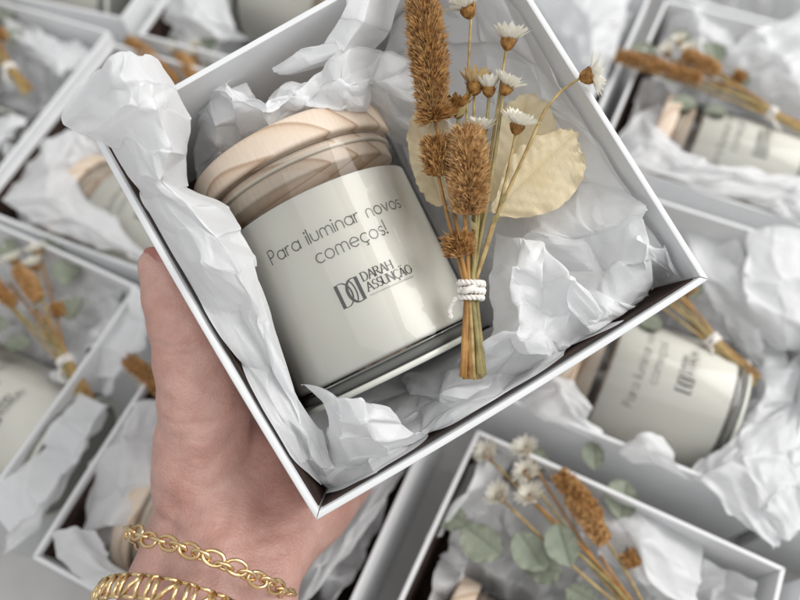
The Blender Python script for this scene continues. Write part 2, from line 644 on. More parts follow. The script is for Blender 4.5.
def nest(fr, sx, sy, seed, label, group, low=None, rise=0.088, res=0.002):
    """a crumpled sheet lining a box: high along the walls, hollow under the jar"""
    n, m_ = 13, 13
    rng = random.Random(seed)
    G = []
    for i in range(n):
        row = []
        for j in range(m_):
            a, b = -1 + 2 * j / (m_ - 1), -1 + 2 * i / (n - 1)
            x, y = a * (sx / 2 - 0.008), b * (sy / 2 - 0.008)
            edge = max(abs(a), abs(b))
            z = 0.035 + (rise - 0.035) * max(0, (edge - 0.35) / 0.65) ** 1.2 + rng.uniform(-0.012, 0.012)
            if edge > 0.9: z += rng.uniform(-0.03, 0.006)
            if low:
                x0, x1, y0, y1 = low
                if x0 < x < x1 and y0 < y < y1: z = 0.006
            row.append((x + rng.uniform(-.003, .003), y + rng.uniform(-.003, .003), min(z, 0.104)))
        G.append(row)
    v, f = sheet_mesh(G, res, seed, ROUGH, 0.0008)
    v[:, 2] = np.maximum(v[:, 2], 0.004)
    lx, ly = sx / 2 - 0.007, sy / 2 - 0.007
    v[:, 0] = np.clip(v[:, 0], -lx, lx)
    v[:, 1] = np.clip(v[:, 1], -ly, ly)
    mb = MB()
    mb.v, mb.f = [tuple(x) for x in v], f
    o = mb.build('tissue_sheet', M['tissue'], None, off=v.mean(0), fr=fr)
    return tag(o, label, 'tissue paper', group)


TG = 'tissue sheets in the held box'
paper(FG, [
    [(96, 78, .116), (115, 58, .130), (138, 57, .124), (158, 58, .112)],
    [(62, 124, .108), (117, 82, .133), (150, 80, .128), (176, 85, .110)],
    [(76, 140, .104), (122, 103, .128), (160, 108, .128), (197, 120, .102)],
    [(104, 142, .106), (130, 137, .116), (167, 150, .120), (199, 152, .094)],
    [(119, 171, .101), (144, 172, .112), (165, 182, .112), (188, 190, .090)],
    [(133, 195, .097), (157, 197, .106), (185, 204, .110), (222, 212, .094)],
    [(150, 219, .094), (182, 226, .106), (215, 233, .109), (241, 226, .1)],
    [(172, 264, .094), (208, 265, .106), (236, 268, .109), (258, 262, .102)],
    [(200, 312, .092), (234, 312, .102), (256, 316, .105), (275, 332, .098)],
    [(230, 362, .090), (264, 372, .096), (280, 374, .099), (295, 390, .094)],
    [(262, 414, .088), (292, 424, .092), (305, 428, .092), (322, 432, .086)],
    [(286, 454, .086), (309, 458, .086), (318, 465, .084), (336, 470, .080)],
    [(304, 480, .082), (318, 480, .076), (324, 482, .074), (338, 482, .070)],
], 'long white tissue ribbon along the left rim, its top flap folded out over the corner', 3, TG, SOFT, hug=(0, -0.0864, 0.0992, 0.40, ((0.0, 0.30), (0.40, 0.035), (0.75, 0.03), (1.0, 0.05))))
paper(FG, [
    [(192, 97, .074), (225, 80, .096), (262, 92, .084), (300, 80, .092), (340, 62, .096), (385, 52, .085), (425, 62, .070)],
    [(212, 112, .062), (235, 97, .096), (262, 106, .104), (300, 93, .100), (345, 82, .102), (380, 86, .090), (420, 92, .066)],
    [(225, 142, .048), (250, 129, .072), (276, 128, .092), (310, 111, .097), (345, 106, .092), (375, 110, .072), (422, 125, .050)],
    [(200, 190, .036), (240, 165, .040), (275, 146, .062), (310, 130, .073), (345, 120, .068), (380, 122, .050), (430, 160, .028)],
], 'crumpled white tissue between the upper wall and the wooden lid', 5, TG, ROUGH)
paper(FG, [
    [(180, 84, .066), (205, 82, .080), (244, 88, .076)],
    [(188, 125, .060), (215, 122, .082), (258, 112, .074)],
    [(192, 165, .050), (220, 155, .068), (262, 140, .052)],
    [(196, 195, .040), (228, 182, .040), (285, 150, .030)],
], 'shaded tissue fold between the turned-out flap and the left side of the lid', 17, TG, FINE)
paper(FG, [
    [(348, -14, .103), (372, -14, .100), (404, -10, .090)],
    [(345, 18, .102), (362, 22, .102), (390, 30, .085)],
    [(325, 42, .099), (345, 48, .100), (372, 52, .080)],
    [(295, 52, .096), (310, 60, .096), (335, 64, .085)],
    [(268, 68, .090), (280, 70, .090), (300, 74, .080)],
], 'narrow bright tissue fold lying against the upper wall above the lid', 9, TG, SOFT)
paper(FG, [
    [(392, 10, .060), (430, -20, .068), (475, -40, .080), (505, -20, .088), (530, 10, .092)],
    [(385, 60, .050), (430, 50, .058), (480, 40, .072), (530, 60, .082), (566, 90, .090)],
    [(400, 120, .040), (440, 110, .056), (490, 100, .066), (548, 112, .080), (600, 138, .090)],
    [(422, 180, .034), (460, 180, .054), (510, 180, .070), (574, 180, .080), (634, 192, .092)],
    [(440, 240, .030), (480, 240, .056), (530, 240, .078), (592, 235, .090), (644, 216, .100)],
    [(455, 290, .030), (490, 280, .056), (540, 275, .080), (602, 270, .092), (646, 258, .100)],
    [(470, 330, .026), (505, 325, .050), (550, 320, .074), (602, 312, .088), (655, 300, .082)],
], 'large smooth tissue sheet spread behind the dried flowers', 4, TG, FINE)
paper(FG, [
    [(632, 206, .086), (655, 228, .088), (676, 256, .086)],
    [(642, 236, .102), (666, 250, .092), (694, 276, .083)],
    [(644, 262, .100), (665, 272, .080), (688, 286, .068)],
    [(655, 300, .058), (668, 300, .052), (688, 291, .048)],
], 'small creased tissue piece tucked into the right-hand corner of the held box', 11, TG, FINE)
paper(FG, [
    [(500, 238, .070), (520, 236, .090), (545, 248, .094), (568, 268, .098), (590, 290, .090), (640, 305, .088)],
    [(490, 275, .080), (515, 270, .099), (545, 280, .096), (570, 280, .108), (595, 312, .092), (640, 318, .080)],
    [(482, 312, .085), (515, 305, .101), (545, 312, .095), (572, 312, .101), (590, 332, .092), (612, 333, .078)],
    [(480, 345, .100), (515, 335, .110), (545, 338, .100), (565, 345, .090), (580, 346, .074), (597, 342, .068)],
    [(478, 360, .088), (515, 351, .094), (550, 350, .090), (560, 360, .084), (568, 358, .070), (585, 350, .058)],
    [(442, 395, .060), (480, 385, .068), (528, 376, .074), (550, 370, .068), (560, 366, .058), (578, 354, .048)],
    [(444, 399, .060), (480, 389, .066), (528, 378, .080), (556, 364, .070), (566, 360, .050), (590, 346, .048)],
], 'heap of sharply creased tissue right of the tied flower stems', 6, TG, ROUGH)
paper(FG, [
    [(450, 345, .030), (475, 335, .048), (500, 350, .058), (540, 362, .066)],
    [(402, 375, .048), (450, 370, .068), (500, 374, .076), (540, 374, .068)],
    [(408, 395, .060), (440, 393, .086), (490, 392, .088), (532, 388, .074)],
    [(424, 416, .050), (447, 408, .080), (480, 405, .068), (515, 396, .056)],
], 'flat tissue tongue lying below the cut ends of the stems', 8, TG, FINE)
paper(FG, [
    [(300, 391, .092), (330, 398, .101), (360, 402, .103), (385, 404, .100)],
    [(319, 402, .086), (336, 420, .105), (370, 420, .109), (400, 422, .100)],
    [(326, 427, .080), (339, 440, .101), (375, 440, .105), (418, 436, .096)],
    [(331, 452, .075), (351, 460, .090), (390, 454, .094), (426, 440, .090)],
    [(328, 474, .068), (356, 468, .076), (394, 458, .078), (424, 444, .072)],
], 'pointed bright tissue piece below the bottom of the glass jar', 10, TG, FINE)
paper(FG, [
    [(286, 372, .030), (350, 368, .034), (420, 350, .036), (500, 330, .044), (550, 322, .048), (600, 312, .050)],
    [(294, 412, .050), (350, 404, .056), (420, 384, .058), (500, 366, .062), (550, 350, .064), (600, 330, .064)],
    [(312, 456, .062), (360, 440, .070), (420, 410, .074), (500, 378, .078), (550, 352, .076), (600, 326, .072)],
    [(321, 484, .074), (372, 460, .090), (424, 432, .086), (500, 391, .098), (560, 352, .086), (604, 325, .080)],
    [(325, 495, .074), (377, 468, .094), (428, 437, .080), (504, 396, .1015), (560, 357, .084), (606, 328, .076)],
], 'greyish tissue layer at the bottom of the held box along its lower wall', 12, TG, FINE, hug=(1, -0.0839, 0.0990, 0.20, ((0.0, 0.09), (0.42, 0.05), (0.86, 0.06))))
paper(FG, [
    [(195, 105, .020), (290, 70, .020), (400, 30, .020), (470, -10, .030)],
    [(230, 190, .006), (300, 150, .006), (400, 110, .008), (500, 60, .030)],
    [(270, 300, .006), (350, 270, .006), (420, 230, .008), (560, 180, .034)],
    [(300, 400, .006), (380, 370, .006), (470, 320, .010), (620, 270, .036)],
], 'tissue layer under the glass jar at the floor of the held box', 15, TG, FINE, 0.002)

# background linings and loose sheets
NG = 'tissue linings of the boxes on the table'
LOW = (-.065, .06, -.084, .024)
nl = {'R': 'tissue lining the lower right box around its logo candle', 'BM': 'tissue lining the bottom right box under the eucalyptus leaves',
      'LL': 'tissue lining the left edge box beside the thumb', 'LM': 'tissue lining the box behind the wrist',
      'UL': 'tissue lining the upper left corner box', 'T1': 'tissue lining the very top left box',
      'UR': 'tissue lining the upper right box with the orange spike', 'UM': 'tissue lining the box behind the top right edge of the held box',
      'ML': 'tissue lining the box left of the held box', 'T2': 'tissue lining the box behind the top left edge of the held box', 'UF': 'tissue lining the box near the top right corner', 'BR': 'tissue lining the box at the bottom right corner', 'RR': 'tissue lining the box past the right end of the lower right candle box'}
for i, (k, fr) in enumerate(BX.items()):
    nest(fr, 0.176 if k == 'LM' else 0.178, 0.178, 40 + i, nl[k], NG, LOW)
LG = 'loose tissue sheets in the boxes on the table'
paper(BX['R'], [
    [(515, 388, .085), (545, 376, .095), (575, 378, .10)],
    [(525, 400, .10), (560, 388, .112), (592, 410, .105)],
    [(545, 420, .10), (572, 412, .106), (584, 422, .096)],
    [(590, 440, .095), (596, 436, .096), (604, 438, .09)],
], 'small white tissue point by the wooden lid of the lower right candle', 61, LG, FINE)
paper(BX['R'], [
    [(622, 445, .100), (640, 434, .112), (662, 440, .108)],
    [(620, 452, .100), (648, 448, .112), (672, 458, .106)],
    [(630, 460, .096), (655, 466, .10), (690, 478, .096)],
], 'rounded white tissue bulge before the lower right candle', 62, LG, SOFT)
paper(BX['R'], [
    [(690, 470, .094), (740, 430, .100), (800, 400, .085), (850, 395, .07)],
    [(700, 482, .104), (745, 460, .112), (790, 450, .105), (840, 440, .09)],
    [(735, 520, .106), (765, 505, .116), (800, 480, .112), (840, 470, .10)],
    [(770, 545, .100), (785, 538, .104), (815, 520, .104), (850, 500, .10)],
], 'large white tissue sheet spilling over the right corner of the lower right box', 63, LG, SOFT)
paper(BX['R'], [
    [(746, 232, .108), (775, 228, .112), (815, 232, .112), (860, 250, .11)],
    [(745, 270, .104), (780, 275, .106), (815, 280, .104), (860, 300, .10)],
    [(748, 300, .096), (785, 318, .098), (815, 325, .096), (860, 340, .09)],
    [(755, 330, .076), (785, 350, .080), (815, 350, .08), (850, 370, .07)],
], 'broad white tissue sheet hanging over the far rim of the lower right box', 64, LG, SOFT)
paper(BX['R'], [
    [(640, 220, .075), (680, 228, .075), (740, 245, .075)],
    [(660, 262, .07), (700, 275, .08), (745, 290, .085)],
    [(690, 300, .06), (720, 310, .072), (760, 330, .08)],
    [(700, 330, .05), (735, 345, .06), (765, 370, .07)],
], 'pale tissue below the far rim of the lower right box beside the held corner', 65, LG, FINE)
paper(BX['R'], [
    [(745, 372, .06), (775, 365, .075), (800, 360, .08)],
    [(738, 400, .07), (765, 392, .09), (795, 395, .09)],
    [(730, 430, .07), (755, 425, .09), (785, 420, .08)],
    [(705, 468, .08), (740, 450, .09), (765, 440, .07)],
], 'creased tissue right of the dark base of the lower right candle', 66, LG, ROUGH)
paper(BX['UR'], [
    [(606, 152, .085), (640, 110, .09), (662, 100, .08)],
    [(622, 160, .100), (655, 140, .104), (684, 150, .095)],
    [(650, 172, .104), (690, 165, .112), (715, 165, .104)],
    [(700, 188, .104), (735, 172, .112), (770, 172, .108)],
    [(765, 206, .104), (795, 190, .112), (830, 178, .108)],
    [(800, 222, .104), (825, 208, .110), (850, 195, .108)],
], 'long white tissue band in front of the upper right candle', 67, LG, SOFT)
paper(BX['UR'], [
    [(715, 60, .09), (760, 30, .11), (810, 5, .112)],
    [(735, 75, .095), (780, 55, .118), (830, 40, .118)],
    [(760, 100, .09), (800, 90, .112), (850, 90, .112)],
    [(790, 130, .07), (820, 125, .08), (860, 130, .08)],
], 'big pale tissue sheet at the right edge above the upper right candle', 68, LG, SOFT)
paper(BX['UR'], [
    [(680, 8, .09), (700, 2, .1), (740, 20, .09)],
    [(670, 40, .08), (700, 35, .095), (735, 50, .085)],
    [(650, 80, .075), (690, 75, .08), (730, 85, .07)],
], 'folded tissue along the far wall of the upper right box', 69, LG, FINE)
paper(BX['ML'], [
    [(40, 155, .09), (48, 138, .104), (75, 130, .10), (100, 150, .09)],
    [(10, 190, .09), (48, 170, .104), (75, 165, .09), (95, 180, .07)],
    [(4, 202, .102), (45, 195, .114), (65, 195, .112), (110, 220, .10)],
    [(40, 222, .104), (70, 218, .114), (105, 232, .112), (140, 250, .105)],
    [(95, 248, .102), (110, 248, .106), (130, 255, .104), (160, 272, .10)],
], 'peaked white tissue in front of the wooden lid left of the held box', 70, LG, FINE)
paper(BX['LL'], [
    [(124, 292, .092), (135, 286, .104), (142, 290, .106), (150, 296, .10)],
    [(110, 320, .08), (128, 318, .10), (142, 320, .106), (150, 330, .10)],
    [(95, 350, .07), (112, 350, .098), (130, 352, .104), (142, 350, .10)],
    [(80, 380, .06), (100, 375, .09), (115, 378, .098), (128, 370, .095)],
    [(82, 388, .05), (98, 392, .07), (108, 394, .08), (118, 384, .08)],
], 'white tissue strip along the right rim of the left edge box', 71, LG, FINE)
paper(BX['LL'], [
    [(78, 396, .090), (58, 424, .104), (44, 446, .096), (16, 474, .104), (-20, 490, .098)],
    [(105, 404, .104), (86, 436, .112), (68, 466, .106), (42, 506, .110), (5, 532, .102)],
    [(109, 412, .088), (90, 446, .090), (70, 482, .090), (42, 526, .090), (5, 552, .088)],
], 'white tissue edge below the candle in the left edge box', 72, LG, FINE)
paper(BX['LL'], [
    [(0, 232, .085), (60, 255, .088), (125, 285, .09)],
    [(-20, 270, .06), (50, 290, .07), (115, 305, .075)],
    [(-20, 310, .04), (45, 325, .045), (100, 340, .05)],
], 'smooth grey tissue along the far wall of the left edge box', 73, LG, SOFT)
paper(BX['LM'], [
    [(58, 535, .102), (72, 530, .112), (95, 535, .108)],
    [(62, 555, .106), (85, 550, .118), (110, 555, .112)],
    [(85, 578, .104), (108, 572, .116), (130, 575, .11)],
    [(110, 602, .10), (125, 595, .11), (150, 590, .10)],
], 'bright tissue corner poking over the near rim beside the bracelets', 74, LG, FINE)
paper(BX['LM'], [
    [(110, 430, .09), (135, 405, .104), (165, 400, .10)],
    [(95, 460, .09), (125, 440, .106), (165, 440, .10)],
    [(85, 500, .09), (120, 490, .104), (165, 480, .10)],
    [(78, 535, .085), (110, 525, .10), (160, 525, .09)],
], 'tall white tissue fold left of the wrist', 75, LG, SOFT)
paper(BX['LM'], [
    [(300, 510, .05), (340, 480, .06), (380, 450, .075), (415, 430, .075)],
    [(295, 550, .07), (335, 520, .085), (370, 490, .09), (405, 465, .088)],
    [(280, 590, .08), (315, 565, .1), (350, 530, .10), (385, 500, .094)],
    [(265, 640, .08), (300, 610, .1), (330, 575, .1), (362, 540, .094)],
], 'grey white tissue between the held box corner and the wrist', 76, LG, ROUGH)
paper(BX['T2'], [
    [(150, 2, .09), (185, -10, .108), (225, -5, .1)],
    [(165, 20, .09), (195, 15, .11), (235, 28, .1)],
    [(200, 40, .085), (220, 38, .098), (248, 40, .09)],
], 'white tissue sheet beside the wooden lid at the top of the picture', 77, LG, SOFT)
paper(BX['UL'], [
    [(0, 20, .08), (30, 28, .09), (60, 40, .085), (85, 50, .08)],
    [(0, 30, .085), (28, 42, .10), (58, 52, .10), (88, 55, .09)],
    [(20, 48, .075), (45, 66, .094), (60, 76, .098), (78, 66, .09)],
], 'drooping tissue fold along the far wall of the upper left box', 78, LG, SOFT)
paper(BX['UL'], [
    [(-20, 120, .09), (10, 112, .104), (30, 115, .102)],
    [(-20, 140, .1), (5, 130, .11), (25, 122, .106)],
    [(-20, 170, .1), (-5, 150, .104), (12, 138, .1)],
], 'tissue bunch at the near right corner of the upper left box', 79, LG, FINE)
paper(BX['UM'], [
    [(540, 5, .09), (585, -10, .105), (630, -5, .1)],
    [(560, 40, .085), (590, 30, .106), (625, 25, .1)],
    [(575, 80, .08), (595, 65, .104), (612, 55, .1)],
    [(580, 110, .08), (590, 105, .096), (600, 90, .09)],
], 'bluish white tissue behind the top right edge of the held box', 80, LG, ROUGH)
paper(BX['BM'], [
    [(455, 480, .07), (480, 455, .09), (515, 455, .08)],
    [(440, 510, .08), (470, 490, .096), (500, 480, .08)],
    [(425, 545, .08), (445, 530, .09), (480, 520, .07)],
], 'pale tissue in the bottom right box above the eucalyptus leaves', 81, LG, FINE)
paper(BX['BM'], [
    [(585, 490, .07), (640, 510, .085), (700, 545, .08)],
    [(590, 520, .08), (640, 540, .1), (700, 580, .09)],
    [(600, 560, .08), (650, 585, .096), (700, 620, .09)],
], 'pale tissue along the far wall of the bottom right box', 82, LG, FINE)

# ------------------------------------------------------------------ lettering (strokes on the jar)
def arc(cx, cy, rx, ry, a0, a1, n=14):
    return [(cx + rx * math.cos(math.radians(a0 + (a1 - a0) * i / n)), cy + ry * math.sin(math.radians(a0 + (a1 - a0) * i / n))) for i in range(n + 1)]


X = 0.62
GLY = {
    'P': (0.56, [[(0, 0), (0, 1), (0.24, 1)] + arc(0.24, 0.74, 0.26, 0.26, 90, -90) + [(0, 0.48)]]),
    'a': (0.62, [arc(0.31, X / 2, 0.31, X / 2, 0, 360, 24), [(0.62, X), (0.62, 0)]]),
    'r': (0.34, [[(0, 0), (0, X)], arc(0.26, X - 0.26, 0.26, 0.26, 180, 75)]),
    'i': (0.0, [[(0, 0), (0, X)], arc(0, 0.86, 0.035, 0.035, 0, 360, 8)]),
    'l': (0.0, [[(0, 0), (0, 1.02)]]),
    'u': (0.52, [[(0, X), (0, 0.26)] + arc(0.26, 0.26, 0.26, 0.26, 180, 360) + [(0.52, X)]]),
    'n': (0.52, [[(0, 0), (0, X - 0.26)] + arc(0.26, X - 0.26, 0.26, 0.26, 180, 0) + [(0.52, 0)]]),
    'm': (0.86, [[(0, 0), (0, X - 0.215)] + arc(0.215, X - 0.215, 0.215, 0.215, 180, 0) + [(0.43, 0)],
                 [(0.43, X - 0.215)] + arc(0.645, X - 0.215, 0.215, 0.215, 180, 0) + [(0.86, 0)]]),
    'o': (0.62, [arc(0.31, X / 2, 0.31, X / 2, 0, 360, 24)]),
    'v': (0.52, [[(0, X), (0.26, 0), (0.52, X)]]),
    's': (0.36, [arc(0.18, X - 0.155, 0.17, 0.155, 40, 270) + arc(0.18, 0.155, 0.17, 0.155, 90, -140)]),
    'c': (0.50, [arc(0.31, X / 2, 0.31, X / 2, 50, 310, 20)]),
    'e': (0.62, [[(0.0, X / 2), (0.62, X / 2)] + arc(0.31, X / 2, 0.31, X / 2, 0, 310, 20)]),
    'ç': (0.50, [arc(0.31, X / 2, 0.31, X / 2, 50, 310, 20), [(0.31, 0), (0.31, -0.09)] + arc(0.29, -0.15, 0.08, 0.07, 60, -120, 6)]),
    '!': (0.0, [[(0, 0.28), (0, 1.0)], arc(0, 0.06, 0.04, 0.04, 0, 360, 8)]),
    'D': (0.64, [[(0, 0), (0, 1)], [(0, 1), (0.22, 1)] + arc(0.22, 0.5, 0.42, 0.5, 90, -90) + [(0, 0)]]),
    'A': (0.72, [[(0, 0), (0.36, 1)], [(0.36, 1), (0.72, 0)], [(0.13, 0.36), (0.59, 0.36)]]),
    'R': (0.62, [[(0, 0), (0, 1)], [(0, 1), (0.25, 1)] + arc(0.25, 0.76, 0.27, 0.24, 90, -90) + [(0, 0.52)], [(0.25, 0.52), (0.64, 0)]]),
    'H': (0.68, [[(0, 0), (0, 1)], [(0.68, 0), (0.68, 1)], [(0, 0.52), (0.68, 0.52)]]),
    'S': (0.46, [arc(0.23, 0.75, 0.22, 0.25, 35, 270) + arc(0.23, 0.25, 0.23, 0.25, 90, -145)]),
    'U': (0.62, [[(0, 1), (0, 0.3)] + arc(0.31, 0.3, 0.31, 0.3, 180, 360) + [(0.62, 1)]]),
    'N': (0.68, [[(0, 0), (0, 1)], [(0, 1), (0.68, 0)], [(0.68, 0), (0.68, 1)]]),
    'Ç': (0.66, [arc(0.42, 0.5, 0.42, 0.5, 45, 315, 20), [(0.42, 0), (0.42, -0.1)] + arc(0.39, -0.16, 0.09, 0.08, 60, -120, 6)]),
    'Ã': (0.72, [[(0, 0), (0.36, 1)], [(0.36, 1), (0.72, 0)], [(0.13, 0.36), (0.59, 0.36)], [(0.16, 1.16), (0.28, 1.24), (0.44, 1.15), (0.56, 1.23)]]),
    'O': (0.84, [arc(0.42, 0.5, 0.42, 0.5, 0, 360, 26)]),
    ' ': (0.26, []),
}


def line_width(s, gap):
    return sum(GLY[c][0] + gap for c in s) - gap


def ribbon(mb, pts, w, wrap, contrast=None):
    """flat stroke laid on the glass; contrast = (thin, thick) by direction"""
    dens = []
    for (a, b) in zip(pts[:-1], pts[1:]):
        d = math.hypot(b[0] - a[0], b[1] - a[1])
        k = max(1, int(d / 0.0012))
        dens += [(a[0] + (b[0] - a[0]) * i / k, a[1] + (b[1] - a[1]) * i / k) for i in range(k)]
    dens.append(pts[-1])
    vs, fs = [], []
    n = len(dens)
    for i, p in enumerate(dens):
        a, b = dens[max(i - 1, 0)], dens[min(i + 1, n - 1)]
        tx, ty = b[0] - a[0], b[1] - a[1]
        l = math.hypot(tx, ty) or 1
        tx, ty = tx / l, ty / l
        ww = w if contrast is None else contrast[0] + (contrast[1] - contrast[0]) * max(0.0, (-ty if tx * ty < 0 else abs(ty))) ** 1.5
        ex = tx * w * 0.4 * (-1 if i == 0 else 1 if i == n - 1 else 0)
        ey = ty * w * 0.4 * (-1 if i == 0 else 1 if i == n - 1 else 0)
        vs.append(wrap(p[0] + ex - ty * ww / 2, p[1] + ey + tx * ww / 2))
        vs.append(wrap(p[0] + ex + ty * ww / 2, p[1] + ey - tx * ww / 2))
    for i in range(n - 1):
        fs.append((2 * i, 2 * i + 1, 2 * i + 3, 2 * i + 2))
    mb.add(vs, fs)


def write(mb, s, x0, y0, size, w, wrap, gap=0.2, contrast=None, serif=0.0):
    x = x0
    for c in s:
        adv, strokes = GLY[c]
        for st in strokes:
            ribbon(mb, [(x + p[0] * size, y0 + p[1] * size) for p in st], w, wrap, contrast)
        if serif and c in 'DARHUNÃ':
            for sx_, sy_ in {'D': [(0, 0), (0, 1)], 'A': [(0, 0), (.72, 0)], 'Ã': [(0, 0), (.72, 0)], 'R': [(0, 0), (0, 1)], 'H': [(0, 0), (0, 1), (.68, 0), (.68, 1)], 'U': [(0, 1), (.62, 1)], 'N': [(0, 0), (0, 1), (.68, 1)]}[c]:
                ribbon(mb, [(x + (sx_ - 0.12) * size, y0 + sy_ * size), (x + (sx_ + 0.12) * size, y0 + sy_ * size)], serif, wrap)
        x += (adv + gap) * size
    return x


# ------------------------------------------------------------------ candle jar (axis +Y of its own frame: lid end +Y, printed side +Z)
JR, JL = 0.0455, 0.111          # outer radius, whole length with lid
ROTY = Matrix.Rotation(-math.pi / 2, 4, 'X')       # lathe +Z -> +Y


def make_jar(fr, loc, rotz, label, group=None, roll=0.0):
    root = thing('candle_jar', fr, loc, label, 'candle', group)
    root.matrix_world = fr.M @ Matrix.Translation(Vector(loc)) @ Matrix.Rotation(rotz, 4, 'Z') @ Matrix.Rotation(roll, 4, 'Y')
    Z = Vector()
    y0 = -JL / 2                    # bottom of the glass
    yl = JL / 2                     # top of the lid
    LID = 0.0125
    neck = yl - LID
    R = JR
    # glass body: wall with rounded foot and lip
    b = MB()
    prof = [(R - 0.0075, y0 + 0.0006), (R - 0.003, y0 + 0.0016), (R - 0.0008, y0 + 0.0045), (R, y0 + 0.009), (R, y0 + 0.03), (R, neck - 0.02), (R, neck - 0.0035), (R - 0.0006, neck - 0.0012), (R - 0.0018, neck - 0.0005)]
    b.lathe(prof, ROTY, 96)
    g = b.build('glass_wall', M['glass'], root, off=Z)
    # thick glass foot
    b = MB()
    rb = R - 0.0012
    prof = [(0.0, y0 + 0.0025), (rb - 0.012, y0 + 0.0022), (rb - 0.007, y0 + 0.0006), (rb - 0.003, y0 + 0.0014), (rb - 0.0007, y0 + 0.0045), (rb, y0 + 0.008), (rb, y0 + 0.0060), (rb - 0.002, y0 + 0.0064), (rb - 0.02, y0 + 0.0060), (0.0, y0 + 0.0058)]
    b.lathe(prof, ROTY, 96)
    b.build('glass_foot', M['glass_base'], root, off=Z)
    # rolled rim of the foot, its lit look painted as a pale colour
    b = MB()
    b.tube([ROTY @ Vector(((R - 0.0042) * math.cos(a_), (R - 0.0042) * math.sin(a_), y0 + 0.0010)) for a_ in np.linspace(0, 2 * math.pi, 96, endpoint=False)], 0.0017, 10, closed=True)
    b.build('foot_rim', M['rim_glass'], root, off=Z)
    # wax
    b = MB()
    rw = R - 0.0014
    w0, w1 = y0 + 0.0072, neck - 0.0175
    prof = [(0.0, w0), (rw - 0.006, w0), (rw - 0.0015, w0 + 0.0008), (rw, w0 + 0.0028), (rw, w1 - 0.0006), (rw - 0.0012, w1), (rw - 0.004, w1 - 0.0008), (0.0, w1 - 0.001)]
    b.lathe(prof, ROTY, 96)
    b.build('wax', M['wax'], root, off=Z)
    # wooden lid with a groove, plug and gasket
    b = MB()
    rl = R + 0.0008
    prof = [(0.0, neck), (rl - 0.0010, neck), (rl - 0.0002, neck + 0.0006), (rl, neck + 0.0014), (rl, yl - 0.0022), (rl - 0.0006, yl - 0.0008), (rl - 0.002, yl), (0.0, yl)]
    b.lathe(prof, ROTY, 96)
    lid = b.build('lid', M['wood'], root, off=Z, sharp=50)
    b = MB()
    rp = R - 0.0034
    prof = [(rp, neck - 0.00005), (rp, neck - 0.0100), (rp - 0.0010, neck - 0.0110), (0, neck - 0.0110)]
    b.lathe(prof, ROTY, 96)
    o = b.build('plug', M['wood'], lid, off=Z, sharp=50)
    b = MB()
    ring = [(rp + 0.0002, neck - 0.0052), (rp + 0.0014, neck - 0.0050), (rp + 0.0014, neck - 0.0036), (rp + 0.0002, neck - 0.0034)]
    b.lathe(ring, ROTY, 96)
    b.build('gasket', M['gasket'], lid, off=Z)
    # wick
    b = MB()
    b.tube([(0, w1 - 0.002, 0), (0.0003, w1 + 0.003, 0.0004), (0.0, w1 + 0.006, 0.0008)], 0.0009, 8)
    b.build('wick', M['yarn'], root, off=Z)

    # print on the front of the glass: s to the right, t towards the lid
    def wrap(s, t, r=R - 0.00128):
        a = s / R
        return (r * math.sin(a), t, r * math.cos(a))
    T0 = 0.0055
    pr = MB()
    sz = 0.0057
    s1 = 'Para iluminar novos'
    gap = (0.0655 / sz - line_width(s1, 0.0)) / (len(s1) - 1)
    write(pr, s1, -line_width(s1, gap) * sz / 2, T0, sz, 0.00044, wrap, gap)
    s2 = 'começos!'
    write(pr, s2, -line_width(s2, gap) * sz / 2 + 0.0015, T0 - 0.0088, sz * 1.06, 0.00044, wrap, gap)
    pr.build('lettering', M['greyink'], root, off=Z)
    lg = MB()
    x0, yb, hh = -0.0125, -0.0238, 0.0098
    # monogram: two bars, two interlaced bows
    def bar(xa, xb, ya, yb_):
        n_ = 6
        vs = []
        for i in range(n_ + 1):
            yy = ya + (yb_ - ya) * i / n_
            vs += [wrap(xa, yy), wrap(xb, yy)]
        lg.add(vs, [(2 * i, 2 * i + 1, 2 * i + 3, 2 * i + 2) for i in range(n_)])
    bar(x0, x0 + 0.0015, yb, yb + hh)
    bar(x0 + 0.0089, x0 + 0.0104, yb, yb + hh)
    q = lambda cx, rx, a0, a1: [(x0 + cx + rx * math.cos(math.radians(a)), yb + hh / 2 + hh / 2 * math.sin(math.radians(a))) for a in np.linspace(a0, a1, 18)]
    ribbon(lg, [(x0 + 0.0010, yb + hh - 0.00015)] + q(0.0024, 0.0036, 90, -90) + [(x0 + 0.0010, yb + 0.00015)], 0.0003, wrap, (0.0003, 0.0007))
    ribbon(lg, [(x0 + 0.0094, yb + hh - 0.00015)] + q(0.0078, 0.0034, 90, 270) + [(x0 + 0.0094, yb + 0.00015)], 0.0003, wrap, (0.0004, 0.0013))
    ribbon(lg, q(0.0056, 0.0022, 60, -75), 0.0003, wrap, (0.0003, 0.0006))
    xt = x0 + 0.0122
    write(lg, 'DARAH', xt, yb + 0.0066, 0.0036, 0.00026, wrap, 0.12, (0.00026, 0.00060), 0.0002)
    write(lg, 'ASSUNÇÃO', xt, yb + 0.0021, 0.0036, 0.00026, wrap, 0.12, (0.00026, 0.00060), 0.0002)
    # the last line is a row of letters too small to read
    rr = random.Random(5)
    x = xt
    while x < xt + 0.0205:
        k = rr.uniform(0.0003, 0.0006)
        ribbon(lg, [(x, yb + 0.0002), (x + k * 0.4, yb + 0.0009), (x + k, yb + 0.0002)], 0.00014, wrap)
        x += k + 0.00035
    lg.build('logo_print', M['ink'], root, off=Z)
    return root


j_top, j_bot = at(FG, 290, 140, .054), at(FG, 384, 352, .054)
jc = Vector((-0.0310, -0.0005, 0.0545))
jar0 = make_jar(FG, jc, math.radians(-5.0), 'glass candle jar with wooden lid lying in the held box, print sharp and readable', roll=0.115)
CG = 'candle jars in the boxes on the table'


